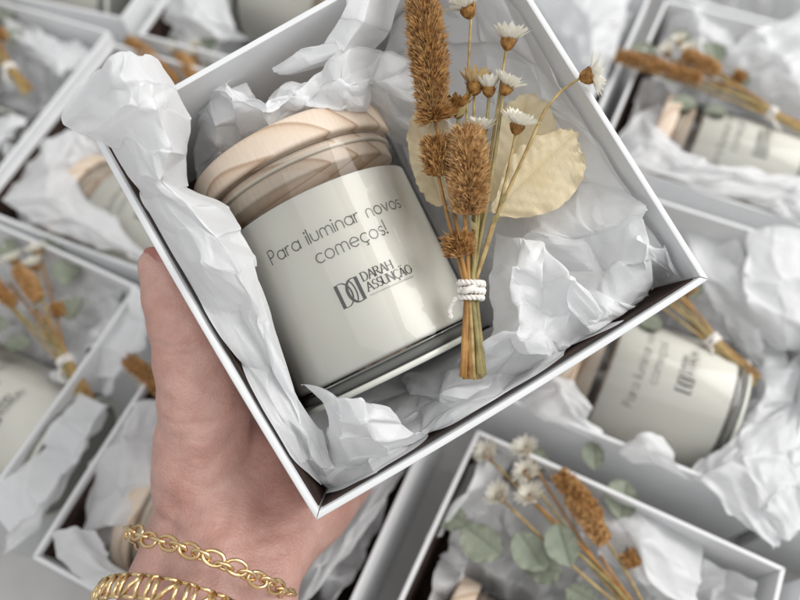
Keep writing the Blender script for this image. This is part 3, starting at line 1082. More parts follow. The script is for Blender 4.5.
def bg_jar(k, loc, rot, label, roll=0.0):
    fr = BX[k]
    c = copy_tree(jar0)
    c.matrix_world = fr.M @ Matrix.Translation(Vector(loc)) @ Matrix.Rotation(rot, 4, 'Z') @ Matrix.Rotation(roll, 4, 'Y')
    return tag(c, label, 'candle', CG)


Q = math.pi / 2
bg_jar('R', (.002, -.031, .056), Q, 'candle jar in the lower right box, blurred logo facing up')
bg_jar('LL', tuple(at(BX['LL'], 12, 424, .052)), Q, 'candle jar at the left edge beside the thumb, wax filling most of view')
bg_jar('UR', (-.004, -.030, .056), Q, 'candle jar with small pale lid in the upper right box')
bg_jar('ML', (.006, -.040, .052), Q, 'candle jar left of the held box, mostly its wooden lid in view')
bg_jar('T2', (.004, .030, .056), -Q, 'candle jar behind the top left edge of the held box')
bg_jar('UL', (-.026, -.034, .052), Q, 'candle jar in the upper left corner box')
bg_jar('T1', (-.004, -.030, .056), Q, 'candle jar in the very top left box')
bg_jar('BM', (-.010, -.030, .056), Q, 'candle jar in the bottom right box below the eucalyptus')
bg_jar('LM', (-.004, -.030, .056), Q, 'candle jar in the box behind the wrist')

# ------------------------------------------------------------------ dried flowers
def basis(d):
    d = Vector(d).normalized()
    u = d.orthogonal().normalized()
    return d, u, d.cross(u)


def bristles(mb, path, rad, count, rng, length, lean=0.6, width=0.0006, whorl=0.0, core=0.35):
    """bristly spike round a path; rad(t) gives its radius"""
    pts = [Vector(p) for p in path]
    n = len(pts)
    def ev(t):
        x = t * (n - 1)
        i = min(int(x), n - 2)
        return pts[i].lerp(pts[i + 1], x - i), (pts[i + 1] - pts[i]).normalized()
    mb.tube([ev(i / 12)[0] for i in range(13)], [max(0.0004, rad(i / 12) * core) for i in range(13)], 8)
    for k in range(count):
        t = rng.random()
        if whorl:
            t = (math.floor(t * whorl) + 0.5 + rng.gauss(0, 0.30)) / whorl
            t = min(max(t, 0.0), 1.0)
        c, d = ev(t)
        _, u, w = basis(d)
        an = rng.uniform(0, 6.283)
        out_ = u * math.cos(an) + w * math.sin(an)
        r = rad(t)
        a = c + out_ * r * rng.uniform(0.3, 0.6)
        dirn = (out_ + d * rng.uniform(lean * 0.4, lean * 1.5) + Vector((rng.gauss(0, .22), rng.gauss(0, .22), rng.gauss(0, .22)))).normalized()
        L = length * rng.uniform(0.6, 1.2) * (0.4 + 0.6 * r / max(rad(0.5), 1e-6))
        s = dirn.cross(d)
        s = s.normalized() if s.length > 1e-6 else u
        s2 = dirn.cross(s).normalized()
        wd = width * rng.uniform(0.7, 1.3)
        mid = a + dirn * L * 0.5 - d * L * 0.06
        tip = a + dirn * L
        mb.add([a, mid + s * wd, mid - s * wd * 0.5 + s2 * wd * 0.87, mid - s * wd * 0.5 - s2 * wd * 0.87, tip],
               [(0, 1, 2), (0, 2, 3), (0, 3, 1), (1, 4, 2), (2, 4, 3), (3, 4, 1)])


def daisy(parent, base, d, size, rng, off, opening=0.75, petal=None, np_=15):
    """papery daisy: calyx with a ruff of pointed petals"""
    d, u, w = basis(d)
    base = Vector(base)
    mtx = Matrix((u, w, d)).transposed().to_4x4()
    mtx.translation = base
    cb = MB()
    cb.lathe([(0.0, -0.05 * size), (0.14 * size, 0.0), (0.26 * size, 0.14 * size), (0.32 * size, 0.30 * size), (0.30 * size, 0.44 * size), (0.0, 0.48 * size)], mtx, 18)
    for k in range(34):                          # scales on the calyx
        an, zt = rng.uniform(0, 6.283), rng.uniform(0.08, 0.45)
        rr = (0.2 + 0.4 * zt) * size
        o_ = u * math.cos(an) + w * math.sin(an)
        tn = -u * math.sin(an) + w * math.cos(an)
        a = base + o_ * rr + d * zt * size
        cb.add([a - tn * 0.05 * size, a + tn * 0.05 * size, a + o_ * 0.05 * size + d * 0.13 * size], [(0, 1, 2)])
    fb = MB()
    for ring, (np2, op, ln) in enumerate(((np_ + 2, opening * 1.12, 0.70), (np_, opening * 0.75, 0.64), (np_ - 3, opening * 0.42, 0.52))):
        for k in range(np2):
            an = 2 * math.pi * (k + 0.5 * ring) / np2 + rng.uniform(-.1, .1)
            o_ = u * math.cos(an) + w * math.sin(an)
            tn = -u * math.sin(an) + w * math.cos(an)
            a0 = base + o_ * (0.24 - 0.05 * ring) * size + d * 0.42 * size
            op2 = op + rng.uniform(-.14, .14)
            dr = (o_ * op2 + d * (1.05 - op2 * 0.55)).normalized()
            L = ln * size * rng.uniform(0.88, 1.12)
            wd = 0.13 * size
            nn = dr.cross(tn)
            c1 = a0 + dr * L * 0.45
            c2 = a0 + dr * L * 0.8 + o_ * 0.04 * size
            tip = a0 + dr * L + o_ * 0.07 * size
            fb.add([a0 - tn * wd * 0.5, a0 + tn * wd * 0.5, c1 - tn * wd, c1 + tn * wd, c1 - nn * wd * 0.35, c2 - tn * wd * 0.7, c2 + tn * wd * 0.7, tip],
                   [(0, 4, 2), (0, 1, 4), (1, 3, 4), (2, 4, 5), (4, 6, 5), (4, 3, 6), (5, 6, 7)])
    h = cb.build('flower_head', M['calyx'], parent, off=off)
    fb.build('petals', petal or M['petal'], h, off=off, smooth=False)
    if opening > 0.9:
        db = MB()
        for k in range(40):
            an, r_ = rng.uniform(0, 6.283), math.sqrt(rng.random()) * 0.16 * size
            a = base + (u * math.cos(an) + w * math.sin(an)) * r_ + d * 0.5 * size
            db.tube([a, a + d * 0.12 * size * rng.uniform(.7, 1.2)], 0.018 * size, 5)
        db.build('flower_centre', M['spike_pale'], h, off=off)
    return h


def leaf_mesh(outline, zfun, nr=12, nvein=7, vein=0.0017, cup=0.002, seed=1, rag=1.0):
    """leaf from an outline of local points (first point = stalk end, midrib runs to the middle point)"""
    P = np.array([tuple(p) for p in outline])
    n = 72
    k = len(P)
    closed = np.vstack([P, P[:1]])
    t = np.linspace(0, k, n, endpoint=False)
    i = np.floor(t).astype(int)
    f = (t - i)[:, None]
    g = lambda o_: P[(i + o_) % k]
    p0, p1, p2, p3 = g(-1), g(0), g(1), g(2)
    m1, m2 = (p2 - p0) * .5, (p3 - p1) * .5
    f2, f3 = f * f, f ** 3
    ring = (2 * f3 - 3 * f2 + 1) * p1 + (f3 - 2 * f2 + f) * m1 + (-2 * f3 + 3 * f2) * p2 + (f3 - f2) * m2
    a, b = P[0], P[k // 2]
    ax = (b - a)
    L = np.linalg.norm(ax)
    ax /= L
    rs_edge = np.random.RandomState(seed).uniform(-1, 1, n)
    vs, fs = [], []
    nrm = np.array([0, 0, 1.0])
    side = np.cross(nrm, ax)
    for j in range(nr + 1):
        s = j / nr
        for q in range(n):
            base = a + ax * np.clip(np.dot(ring[q] - a, ax), 0.03 * L, 0.97 * L)
            p_ = base + (ring[q] - base) * s
            al, sd = np.dot(p_ - a, ax), np.dot(p_ - a, side)
            z = vein * abs(math.sin((al - 0.75 * abs(sd)) / L * math.pi * nvein)) * min(1, abs(sd) / L * 8)
            z += cup * (sd / L) ** 2 * 4 - 0.0006 * math.exp(-(sd / 0.0008) ** 2)
            z += 0.0012 * math.sin(al * 190 + 2) * (sd / L) * 2 + 0.0009 * s ** 3 * math.sin(q * 0.9 + seed) * 0.8
            p_ = p_ + nrm * (z + rag * 0.0022 * s ** 6 * math.sin(q * 1.7 + seed * 2) * math.sin(q * 0.31 + seed))
            p_ = p_ + (ring[q] - base) / (np.linalg.norm(ring[q] - base) + 1e-9) * (rag * s ** 5 * 0.00045 * rs_edge[q])
            vs.append(p_)
    for j in range(nr):
        for q in range(n):
            q2 = (q + 1) % n
            fs.append((j * n + q, j * n + q2, (j + 1) * n + q2, (j + 1) * n + q))
    return vs, fs


def curve3(a, b, bend, n=14):
    a, b, bend = Vector(a), Vector(b), Vector(bend)
    return [a.lerp(b, i / n) + bend * math.sin(math.pi * i / n) for i in range(n + 1)]


rng = random.Random(77)
bq = thing('dried_bouquet', FG, at(FG, 472, 290, .098), 'dried flower posy tied with white yarn lying sharp in the held box', 'dried flowers')
OFF = e_off[bq.name]
TIE = at(FG, 471, 290, .099)


def fa(px, py, w): return at(FG, px, py, w)


# pressed leaves, back to front
for pts, w, mtl, lab, sd in (
    ([(498, 216), (486, 180), (490, 140), (505, 108), (528, 94), (548, 108), (556, 140), (548, 180), (520, 205)], .082, 'leaf', 'tan leaf mostly hidden behind the big pale leaf', 3),
    ([(442, 206), (424, 198), (412, 170), (407, 140), (414, 112), (436, 110), (452, 140), (452, 180)], .088, 'leaf', 'narrow pale leaf on the left of the posy', 5),
    ([(492, 212), (498, 190), (508, 162), (528, 142), (556, 131), (576, 131), (578, 145), (584, 168), (572, 196), (548, 213), (518, 219)], .095, 'leaf', 'large round pale yellow leaf', 8),
):
    vs, fs = leaf_mesh([fa(x, y, w) for x, y in pts], None, seed=sd, cup=0.004, nvein=9)
    mb = MB()
    mb.add(vs, fs)
    o = mb.build('pressed_leaf', M[mtl], bq, off=OFF)
    o['label'] = lab

# stems: from the cut ends through the tie up to each flower
ends = [(462, 377), (465, 379), (468, 376), (471, 379), (474, 378), (477, 377), (480, 379), (482, 377), (470, 374), (475, 380), (466, 373), (479, 374), (484, 375)]
tops = [((430, 100), .104, 'stem_rust'), ((436, 165), .104, 'stem_rust'), ((462, 200), .108, 'stem_rust'), ((458, 240), .103, 'stem_rust'),
        ((471, 18), .100, 'stem'), ((506, 50), .103, 'stem'), ((503, 95), .104, 'stem_olive'), ((489, 97), .102, 'stem_olive'),
        ((516, 132), .106, 'stem'), ((580, 78), .1085, 'stem'), ((474, 95), .100, 'stem'), ((480, 138), .103, 'stem_olive'), ((458, 118), .098, 'stem_olive')]
for k, (e, (tp, w, mt)) in enumerate(zip(ends, tops)):
    mb = MB()
    off_x = (k / 12 - 0.5) * 9
    tie_p = fa(471 + off_x, 290, .0985 + 0.0012 * math.sin(k * 2.1))
    end_p = fa(e[0], e[1], .097 + 0.001 * math.cos(k * 1.7))
    top_p = fa(tp[0], tp[1], w)
    bend = Vector((rng.uniform(-.0015, .0015), rng.uniform(-.001, .001), rng.uniform(0, .002)))
    up = curve3(tie_p, top_p, bend)
    if k == 9:
        up = [Vector(p) for p in catmull([tuple(tie_p), tuple(fa(492, 225, .103)), tuple(fa(520, 165, .106)), tuple(fa(545, 110, .108)), tuple(fa(560, 92, .1085)), tuple(top_p)], 22)]
    lo = curve3(end_p, tie_p, (0, 0, 0), 6)[:-1]
    rr_ = 0.00095 if mt != 'stem' else 0.00075
    full = lo + up
    mb.tube(full, [rr_ * (1.15 - 0.45 * i / (len(full) - 1)) * rng.uniform(.93, 1.07) for i in range(len(full))], 7)
    mb.build('stem', M[mt], bq, off=OFF)
# little leaflets and buds on the stems
for (px, py, w, dx, dy) in ((492, 225, .104, 8, -14), (478, 232, .104, -8, -12), (500, 205, .105, 7, -14), (456, 118, .1, 12, -14)):
    mb = MB()
    a, b = fa(px, py, w), fa(px + dx, py + dy, w + .003)
    ax = b - a
    sd = Vector((0, 0, 1)).cross(ax).normalized() * ax.length * 0.22
    mb.add([a, a.lerp(b, .45) + sd, a.lerp(b, .45) - sd, a.lerp(b, .5) + Vector((0, 0, .0006)), b], [(0, 3, 1), (0, 2, 3), (1, 3, 4), (3, 2, 4)])
    mb.build('bract', M['stem_olive'], bq, off=OFF)

# spikes
sp = MB()
bristles(sp, [fa(433, 114, .105), fa(430, 70, .107), fa(426, 30, .107), fa(420, -14, .105), fa(416, -60, .103)], lambda t: 0.0072 * (0.75 + 0.35 * math.sin(math.pi * min(1, t * 1.3))), 6500, rng, 0.0050, 0.6, 0.00030, whorl=17)
spk = sp.build('flower_spike', M['spike'], bq, off=OFF, smooth=False)
sp = MB()
bristles(sp, [fa(433, 114, .105), fa(430, 70, .107), fa(426, 30, .107), fa(420, -14, .105), fa(416, -60, .103)], lambda t: 0.0078, 1500, rng, 0.0054, 0.7, 0.00011, core=0.1)
sp.build('fine_hairs', M['straw'], spk, off=OFF, smooth=False)
sp = MB()
bristles(sp, [fa(468, 214, .109), fa(469, 190, .112), fa(469, 160, .112), fa(466, 132, .109)], lambda t: 0.0076 * (0.8 + 0.3 * math.sin(math.pi * t)), 4600, rng, 0.0046, 0.55, 0.00032, whorl=8)
o = sp.build('flower_spike', M['spike_pale'], bq, off=OFF, smooth=False)
sp = MB()
bristles(sp, [fa(468, 214, .109), fa(469, 190, .112), fa(469, 160, .112), fa(466, 132, .109)], lambda t: 0.0080, 1100, rng, 0.0050, 0.6, 0.00011, core=0.1)
sp.build('fine_hairs', M['straw'], o, off=OFF, smooth=False)
o['label'] = 'stout tan brush in the middle of the posy'
sp = MB()
bristles(sp, [fa(441, 176, .105), fa(439, 160, .106), fa(436, 140, .106)], lambda t: 0.0062 * (0.8 + 0.3 * math.sin(math.pi * t)), 1500, rng, 0.0050, 0.7, 0.0003, whorl=3)
sp.build('flower_spike', M['spike'], bq, off=OFF, smooth=False)
sp = MB()
bristles(sp, [fa(461, 256, .103), fa(459, 246, .104), fa(457, 238, .104)], lambda t: 0.0042, 700, rng, 0.0056, 0.5, 0.0003)
sp.build('flower_spike', M['spike'], bq, off=OFF, smooth=False)
sp = MB()
bristles(sp, [fa(436, 120, .104), fa(434, 112, .105)], lambda t: 0.0055, 700, rng, 0.0058, 0.2, 0.0003)
sp.build('flower_spike', M['spike'], bq, off=OFF, smooth=False)

# daisies
def fdir(px, py, px2, py2, lift=0.25):
    a, b = fa(px, py, .1), fa(px2, py2, .1)
    d = (b - a).normalized()
    return d + Vector((0, 0, lift))


daisy(bq, fa(471, 18, .100), fdir(471, 18, 463, 2, .35), 0.0105, rng, OFF, 0.8)
daisy(bq, fa(507, 50, .103), fdir(507, 50, 509, 32, .35), 0.0100, rng, OFF, 0.65)
daisy(bq, fa(503, 95, .104), fdir(503, 95, 510, 80, .35), 0.0088, rng, OFF, 0.7)
daisy(bq, fa(489, 97, .102), fdir(489, 97, 488, 82, .25), 0.0085, rng, OFF, 0.4)
daisy(bq, fa(515, 134, .106), fdir(515, 134, 519, 118, .5), 0.0094, rng, OFF, 0.8)
daisy(bq, fa(580, 78, .1085), fdir(580, 78, 594, 76, .3), 0.0105, rng, OFF, 1.0, np_=10)
daisy(bq, fa(480, 138, .103), fdir(480, 138, 481, 126, .4), 0.0080, rng, OFF, 0.6)
daisy(bq, fa(474, 95, .100), fdir(474, 95, 475, 76, .2), 0.0105, rng, OFF, 0.5, M['straw'], 9)
daisy(bq, fa(458, 118, .098), fdir(458, 118, 458, 100, .2), 0.0095, rng, OFF, 0.45, M['calyx'], 8)


def yarn_tie(parent, c, axis, rx, ry, nturn, wy, off, rng, name='yarn_tie'):
    """yarn wound round the stems with a loose end"""
    axis = Vector(axis).normalized()
    z = Vector((0, 0, 1))
    z = (z - axis * z.dot(axis)).normalized()
    x = axis.cross(z)
    mb = MB()
    pts = []
    N_ = nturn * 22
    for i in range(N_ + 1):
        t = i / N_
        an = 2 * math.pi * nturn * t
        pts.append(Vector(c) + axis * ((t - 0.5) * wy + 0.0006 * math.sin(an * 0.5 + 1)) + x * math.cos(an) * (rx + 0.0003 * math.sin(3 * t * 9)) + z * math.sin(an) * (ry + 0.0003 * math.sin(t * 21)))
    tail = [pts[-1] + (x * 0.15 + z * 0.1) * 0.0, pts[-1] + x * 0.002 + axis * 0.001 + z * .001, pts[-1] + x * 0.0035 + axis * 0.004 - z * .001, pts[-1] + x * 0.003 + axis * 0.008 - z * .002]
    allp = pts + tail[1:]
    fine = [Vector(q_) for q_ in catmull([tuple(q_) for q_ in allp], len(allp) * 3)]
    run = 0.0
    plies = [[], []]
    for i, q_ in enumerate(fine):
        t_ = (fine[min(i + 1, len(fine) - 1)] - fine[max(i - 1, 0)]).normalized()
        run += (fine[i] - fine[max(i - 1, 0)]).length
        u_ = t_.cross(axis)
        u_ = u_.normalized() if u_.length > 1e-6 else t_.orthogonal().normalized()
        w_ = t_.cross(u_)
        for k in (0, 1):
            an = run / 0.0034 * 2 * math.pi + k * math.pi
            plies[k].append(q_ + (u_ * math.cos(an) + w_ * math.sin(an)) * 0.00058)
    for pl in plies:
        mb.tube(pl, 0.00072, 7)
    mb.build(name, M['yarn'], parent, off=off)
    kb = MB()
    kc = Vector(c) + z * (ry + 0.0008) + x * rx * 0.3
    kb.tube([kc - x * .0025 - axis * .001, kc - x * .001 + z * .0012, kc + x * .001 + z * .0012 + axis * .0006, kc + x * .0028 + axis * .0012], [.0009, .0014, .0014, .0009], 8)
    kb.build('knot', M['yarn'], parent, off=off)


yarn_tie(bq, TIE, fa(472, 320, .099) - fa(471, 270, .099), 0.0046, 0.0036, 5, 0.0072, OFF, rng)

# a posy like those in the boxes on the table: same plants plus grey green leaves.  Own frame: stems along -Y, tie at the origin
def make_posy(fr, loc, rotz, label, group, seed, leafy=False):
    rg = random.Random(seed)
    root = thing('dried_bouquet', fr, loc, label, 'dried flowers', group)
    root.matrix_world = fr.M @ Matrix.Translation(Vector(loc)) @ Matrix.Rotation(rotz, 4, 'Z')
    Z = Vector()
    heads = [(-.020, .095, .004), (-.006, .078, .005), (.004, .088, .004), (.014, .074, .005), (.020, .086, .003), (-.012, .060, .007), (.008, .058, .006), (.0, .045, .006)]
    if leafy:
        heads = [(-.020, .122, .006), (.000, .112, .007), (-.008, .100, .008), (-.028, .098, .008), (-.014, .088, .009), (-.012, .060, .007), (.008, .058, .006), (.0, .045, .006)]
    for i, h in enumerate(heads):
        mb = MB()
        x = (i / 7 - .5) * .006
        lo = Vector((x * 1.4, -.034 + rg.uniform(-.003, .002), rg.uniform(-.001, .001)))
        mid = Vector((x, 0, rg.uniform(-.001, .001)))
        mb.tube(curve3(lo, mid, (0, 0, 0), 5)[:-1] + curve3(mid, h, (rg.uniform(-.003, .003), 0, .002), 9), 0.0009, 6)
        mb.build('stem', M[('stem', 'stem_rust', 'stem_olive')[i % 3]], root, off=Z)
    for i in ((0, 1, 2, 3, 4) if leafy else (0, 2, 3, 4)):
        h = Vector(heads[i])
        daisy(root, h, (h.x * 8, .6, .8), 0.0105, rg, Z, rg.uniform(.7, 1.0), np_=11)
    mb = MB()
    bristles(mb, [(.010, .060, .009), (.009, .075, .011), (.007, .092, .012)] if leafy else [(-.008, .055, .009), (-.014, .075, .011), (-.020, .098, .012), (-.026, .118, .012)], lambda t: .0062 * (.8 + .3 * math.sin(math.pi * t)), 1500, rg, .0045, .7, .0005, whorl=12)
    mb.build('flower_spike', M['spike'], root, off=Z, smooth=False)
    mb = MB()
    bristles(mb, [(.006, .048, .009), (.006, .062, .011), (.005, .078, .011)], lambda t: .0062 * (.8 + .3 * math.sin(math.pi * t)), 1100, rg, .0042, .7, .0005, whorl=6)
    mb.build('flower_spike', M['spike_pale'], root, off=Z, smooth=False)
    mb = MB()
    bristles(mb, [(.012, .030, .006), (.013, .038, .007)], lambda t: .0035, 400, rg, .0042, .5, .0004)
    mb.build('flower_spike', M['spike'], root, off=Z, smooth=False)
    for (x, y, z, a, s) in ((-.022, .050, .0, .9, .020), (.024, .055, .001, -.7, .022), (.014, .030, -.002, -.9, .017), (-.016, .028, -.002, .7, .016), (.004, .100, .0, .1, .018), (.030, .085, .0, -.5, .016)) + (((-.046, .075, .004, .5, .025), (-.030, .056, .007, .2, .023), (-.052, .100, .0, .7, .018), (-.018, .050, .010, -.2, .022)) if leafy else ()):
        outl = []
        for q in range(9):
            th = 2 * math.pi * q / 9 - Q
            rr = s * (.55 if q in (0,) else .5) * (1 + .06 * math.sin(q * 2))
            px_, py_ = rr * .85 * math.cos(th), rr * math.sin(th) + s * .5
            outl.append((x + px_ * math.cos(a) - py_ * math.sin(a), y + px_ * math.sin(a) + py_ * math.cos(a), z))
        vs, fs = leaf_mesh(outl, None, 8, 6, .0003, .006, seed, 0.15)
        lb = MB()
        lb.add(vs, fs)
        lb.build('leaf', M['euca'], root, off=Z)
    yarn_tie(root, (0, 0, 0), (0, -1, 0), .0046, .0036, 4, .006, Z, rg)
    return root


PG = 'dried posies in the boxes on the table'
posy = make_posy(BX['R'], at(BX['R'], 713, 341, .094), math.radians(62), 'blurred posy with white tie above the lower right candle', PG, 3)


def bg_posy(k, px, py, w, deg, label):
    fr = BX[k]
    c = copy_tree(posy)
    c.matrix_world = fr.M @ Matrix.Translation(at(fr, px, py, w)) @ Matrix.Rotation(math.radians(deg), 4, 'Z')
    return tag(c, label, 'dried flowers', PG)


bg_posy('LL', 66, 362, .092, 62, 'posy with white tie above the candle at the left edge')
bg_posy('UR', 772, 114, .1, 77, 'posy in the upper right box, orange spike reaching over the left rim')
bg_posy('UL', 10, 69, .09, 62, 'posy with white tie in the upper left corner box')
make_posy(BX['BM'], at(BX['BM'], 652, 632, .09), math.radians(58), 'posy with big eucalyptus leaves and small daisies in the bottom right box', PG, 9, True)
bg_posy('T2', 214, 130, .085, 50, 'posy behind the top left edge of the held box, orange spike end showing')
bg_posy('LM', 262, 484, .088, 62, 'posy in the box behind the wrist, one orange petal tip showing')

# ------------------------------------------------------------------ hand
def capsules(chains, res, smooth_it):
    """rounded limbs blended into one continuous skin"""
    mb = MB()
    for ch in chains:
        for (a, ra), (b, rb) in zip(ch[:-1], ch[1:]):
            a, b = Vector(a), Vector(b)
            ax = (b - a)
            L = ax.length
            d, u, w = basis(ax)
            mtx = Matrix((u, w, d)).transposed().to_4x4()
            mtx.translation = a
            prof = [(0.0, -ra)] + [(ra * math.cos(t), ra * math.sin(t)) for t in (-1.2, -.8, -.4)] + [(ra + (rb - ra) * i / 6, L * i / 6) for i in range(7)] + [(rb * math.cos(t), L + rb * math.sin(t)) for t in (.4, .8, 1.2)] + [(0.0, L + rb)]
            prof[0] = (1e-5, -ra)
            prof[-1] = (1e-5, L + rb)
            b0 = len(mb.v)
            mb.lathe(prof, mtx, 20)
            k = len(mb.v)
            mb.f.append(tuple(range(b0, b0 + 20))[::-1])
            mb.f.append(tuple(range(k - 20, k)))
    return mb


D = deep
F = FG.wor
chains = [
    # forearm and wrist: three rails make it oval
    [(D(95, 800, .255), .021), (D(150, 640, .287), .0185), (D(172, 575, .300), .0170), (D(190, 520, .318), .0170)],
    [(D(185, 800, .250), .026), (D(203, 640, .281), .0225), (D(214, 575, .296), .0205), (D(228, 510, .318), .021)],
    [(D(262, 800, .262), .021), (D(252, 640, .289), .0185), (D(262, 570, .304), .0170), (D(290, 520, .326), .019)],
    # thenar and heel of the hand
    [(D(196, 520, .316), .018), (D(200, 462, .318), .0215), (D(206, 410, .315), .0195)],
    [(D(240, 520, .322), .020), (D(252, 460, .340), .024), (D(300, 420, .395), .019)],
    [(D(285, 535, .320), .017), (D(312, 505, .335), .0195), (D(345, 470, .385), .018), (D(380, 430, .408), .016)],
    [(D(262, 500, .330), .020), (D(310, 460, .385), .018)],
    # thumb up the outside of the wall
    [(D(206, 425, .314), .020), (D(196, 385, .310), .0175), (D(187, 335, .306), .0152), (D(181, 318, .306), .0150), (D(164, 278, .304), .0112), (D(160, 268, .304), .0098)],
    # palm and fingers under the box
    [(F((-.055, -.045, -.022)), .018), (F((-.015, -.020, -.019)), .016), (F((.000, .010, -.017)), .014)],
    [(F((-.045, -.060, -.022)), .018), (F((.000, -.040, -.019)), .016)],
    [(F((-.060, -.020, -.020)), .016), (F((-.030, .020, -.018)), .014)],
    [(F((-.030, .020, -.016)), .0105), (F((-.020, .052, -.012)), .0092), (F((-.012, .076, -.010)), .0078)],
    [(F((-.004, .012, -.016)), .0105), (F((.022, .042, -.012)), .0095), (F((.038, .066, -.010)), .0080)],
    [(F((.008, -.012, -.016)), .0102), (F((.042, .010, -.012)), .0090), (F((.064, .028, -.010)), .0076)],
    [(F((.012, -.036, -.016)), .0095), (F((.044, -.026, -.012)), .0080), (F((.064, -.016, -.010)), .0068)],
]
hb = capsules(chains, 0.002, 8)
hand = hb.build('person', M['skin'], None)
tag(hand, 'hand and wrist holding the box from below, thumb up along its left side', 'person')
rm = hand.modifiers.new('remesh', 'REMESH')
rm.mode = 'VOXEL'
rm.voxel_size = 0.0013
rm.use_smooth_shade = True
sm = hand.modifiers.new('smooth', 'SMOOTH')
sm.factor = 0.6
sm.iterations = 40
dg = bpy.context.evaluated_depsgraph_get()
hm = bpy.data.meshes.new_from_object(hand.evaluated_get(dg))
hand.modifiers.clear()
hand.data = hm
nvt = len(hm.vertices)
hv = np.empty(nvt * 3)
hm.vertices.foreach_get('co', hv)
hv = hv.reshape(-1, 3)
hn = np.empty(nvt * 3)
hm.vertices.foreach_get('normal', hn)
hn = hn.reshape(-1, 3)


def crease(pts, depth, width):
    """groove (depth > 0) or tendon ridge (depth < 0) along a line near the skin"""
    P = np.array([tuple(D(*p)) for p in pts])
    P = np.vstack([catmull(P, 40)])
    best = np.full(nvt, 1e9)
    for q in P:
        # distance measured across the line of sight of the palm's own facing direction
        d = hv - q
        d = d - np.outer(d @ np.array(FW), np.array(FW))
        best = np.minimum(best, (d * d).sum(1))
    k = np.exp(-best / width ** 2)
    face = np.clip(-(hn @ np.array(FW)), 0, 1)
    return -(depth * k * face)[:, None] * hn


dis = np.zeros_like(hv)
for pts, dp, wd in (
    ([(150, 516, .3), (195, 530, .3), (250, 536, .3), (310, 530, .3)], .0009, .0016),
    ([(142, 530, .3), (190, 543, .3), (245, 550, .3), (290, 548, .3)], .0007, .0014),
    ([(285, 435, .3), (255, 462, .3), (236, 492, .3), (228, 520, .3)], .0013, .0024),
    ([(262, 415, .3), (232, 440, .3), (205, 470, .3)], .0005, .0016),
    ([(300, 470, .3), (275, 490, .3), (255, 505, .3)], .0006, .0014),
    ([(148, 338, .3), (170, 345, .3), (196, 343, .3)], .0007, .0013),
    ([(149, 346, .3), (172, 353, .3), (200, 352, .3)], .0005, .0012),
    ([(150, 410, .3), (178, 422, .3), (215, 420, .3)], .0006, .0014),
    ([(150, 428, .3), (180, 438, .3), (210, 438, .3)], .0004, .0012),
    ([(196, 640, .3), (203, 590, .3), (214, 545, .3)], -.0010, .0030),
    ([(224, 640, .3), (229, 595, .3), (236, 548, .3)], -.0008, .0026),
    ([(165, 640, .3), (172, 590, .3), (182, 540, .3), (186, 500, .3)], -.0005, .0022),
):
    dis += crease(pts, dp, wd)
hv2 = hv + dis
# small uneven swelling so that no part is a clean tube
hv2 += hn * (0.0006 * np.sin(hv[:, 0] * 260 + 1.3 * np.sin(hv[:, 1] * 170)) * np.sin(hv[:, 1] * 210 + hv[:, 2] * 190))[:, None]
hm.vertices.foreach_set('co', hv2.reshape(-1))
hm.materials.clear()
hm.materials.append(M['skin'])
hm.polygons.foreach_set('use_smooth', [True] * len(hm.polygons))
hm.update()

nb = MB()
nv = []
c0 = D(149, 262, .2965)
tx = (D(144, 249, .300) - D(154, 280, .298)).normalized()
nz = (CAM - c0).normalized()
nz = (nz - CR * 0.9).normalized()
ny = nz.cross(tx).normalized()
for i in range(9):
    for j in range(7):
        a, b = -1 + 2 * i / 8, -1 + 2 * j / 6
        ln = .0062 * (1 - .25 * b * b)
        nv.append(c0 + tx * a * ln + ny * b * .0048 - nz * (b * b * .0022 + a * a * .0006))
nb.add(nv, [(i * 7 + j, i * 7 + j + 1, (i + 1) * 7 + j + 1, (i + 1) * 7 + j) for i in range(8) for j in range(6)])
no = nb.build('thumbnail', M['nail'], hand, off=(0, 0, 0))

# ------------------------------------------------------------------ bracelets
def ring_pts(C, a1, a2, n):
    return [C + a1 * math.cos(t) + a2 * math.sin(t) for t in np.linspace(0, 2 * math.pi, n, endpoint=False)]


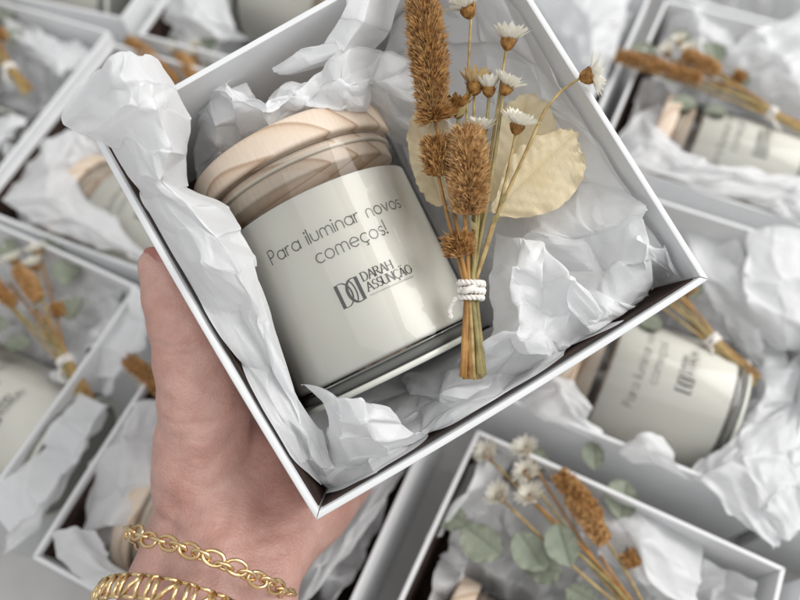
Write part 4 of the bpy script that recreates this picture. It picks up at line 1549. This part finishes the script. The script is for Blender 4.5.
Lp, Rp, near = D(128, 534, .300), D(290, 596, .300), D(212, 560, .2705)
Cc = (Lp + Rp) / 2
a1, a2 = (Rp - Lp) / 2, near - Cc
br = thing('chain_bracelet', WORLD, Cc, 'gold oval link chain bracelet round the wrist, the upper of two', 'bracelet')
dense = ring_pts(Cc, a1, a2, 720)
acc = [0.0]
for i in range(1, 721): acc.append(acc[-1] + (dense[i % 720] - dense[i - 1]).length)
per = acc[-1]
nl_ = 46
wob = random.Random(8)
for k in range(nl_):
    s = per * k / nl_
    i = next(i for i in range(721) if acc[i] >= s)
    p, q_ = dense[i % 720], dense[(i + 4) % 720]
    t = (q_ - p).normalized()
    outw = (p - Cc)
    outw = (outw - t * outw.dot(t)).normalized()
    bi = t.cross(outw)
    ang = (0.35 if k % 2 else 1.30) + wob.uniform(-.4, .4)
    e1 = bi * math.cos(ang) + outw * math.sin(ang)
    p = p + bi * wob.uniform(-.0008, .0008) + outw * .0004
    hl, hw, wr = (.0042, .0026, .00080) if k % 2 else (.0036, .0021, .00070)
    mb = MB()
    mb.tube([p + t * hl * math.cos(x) + e1 * hw * math.sin(x) for x in np.linspace(0, 2 * math.pi, 22, endpoint=False)], wr, 9, closed=True)
    mb.build('chain_link', M['gold'], br)

Lp, Rp, near = D(98, 606, .290), D(272, 648, .292), D(172, 592, .258)
Cc = (Lp + Rp) / 2
a1, a2 = (Rp - Lp) / 2, near - Cc
br2 = thing('band_bracelet', WORLD, Cc, 'gold bracelet of flat openwork links at the bottom edge, the lower of two', 'bracelet')
dense = ring_pts(Cc, a1, a2, 720)
acc = [0.0]
for i in range(1, 721): acc.append(acc[-1] + (dense[i % 720] - dense[i - 1]).length)
per = acc[-1]
nl_ = 36
for k in range(nl_):
    i0 = next(i for i in range(721) if acc[i] >= per * k / nl_)
    i1 = next(i for i in range(721) if acc[i] >= per * (k + .9) / nl_ - 1e-9)
    p, q_ = dense[i0 % 720], dense[i1 % 720]
    mid = (p + q_) / 2
    t = (q_ - p).normalized()
    outw = mid - Cc
    outw = (outw - t * outw.dot(t)).normalized()
    bi = t.cross(outw).normalized()
    if bi.dot(CU) < 0: bi = -bi
    h = .0040
    mb = MB()
    r_ = .0008
    A, B_, C_, D_ = p + bi * h, q_ + bi * h, q_ - bi * h, p - bi * h
    lift = outw * .0012
    mb.tube([A, A.lerp(B_, .5) + lift * .5, B_], r_, 7)
    mb.tube([D_, D_.lerp(C_, .5) + lift * .5, C_], r_, 7)
    mb.tube([A, A.lerp(D_, .5) + lift, D_], r_ * 1.2, 7)
    if k % 2:
        mb.tube([A, A.lerp(C_, .5) + lift, C_], r_ * 1.3, 7)
    else:
        mb.tube([A.lerp(B_, .5) + lift * .5, D_.lerp(C_, .5) + lift * .5], r_ * 1.3, 7)
    mb.build('chain_link', M['gold'], br2)
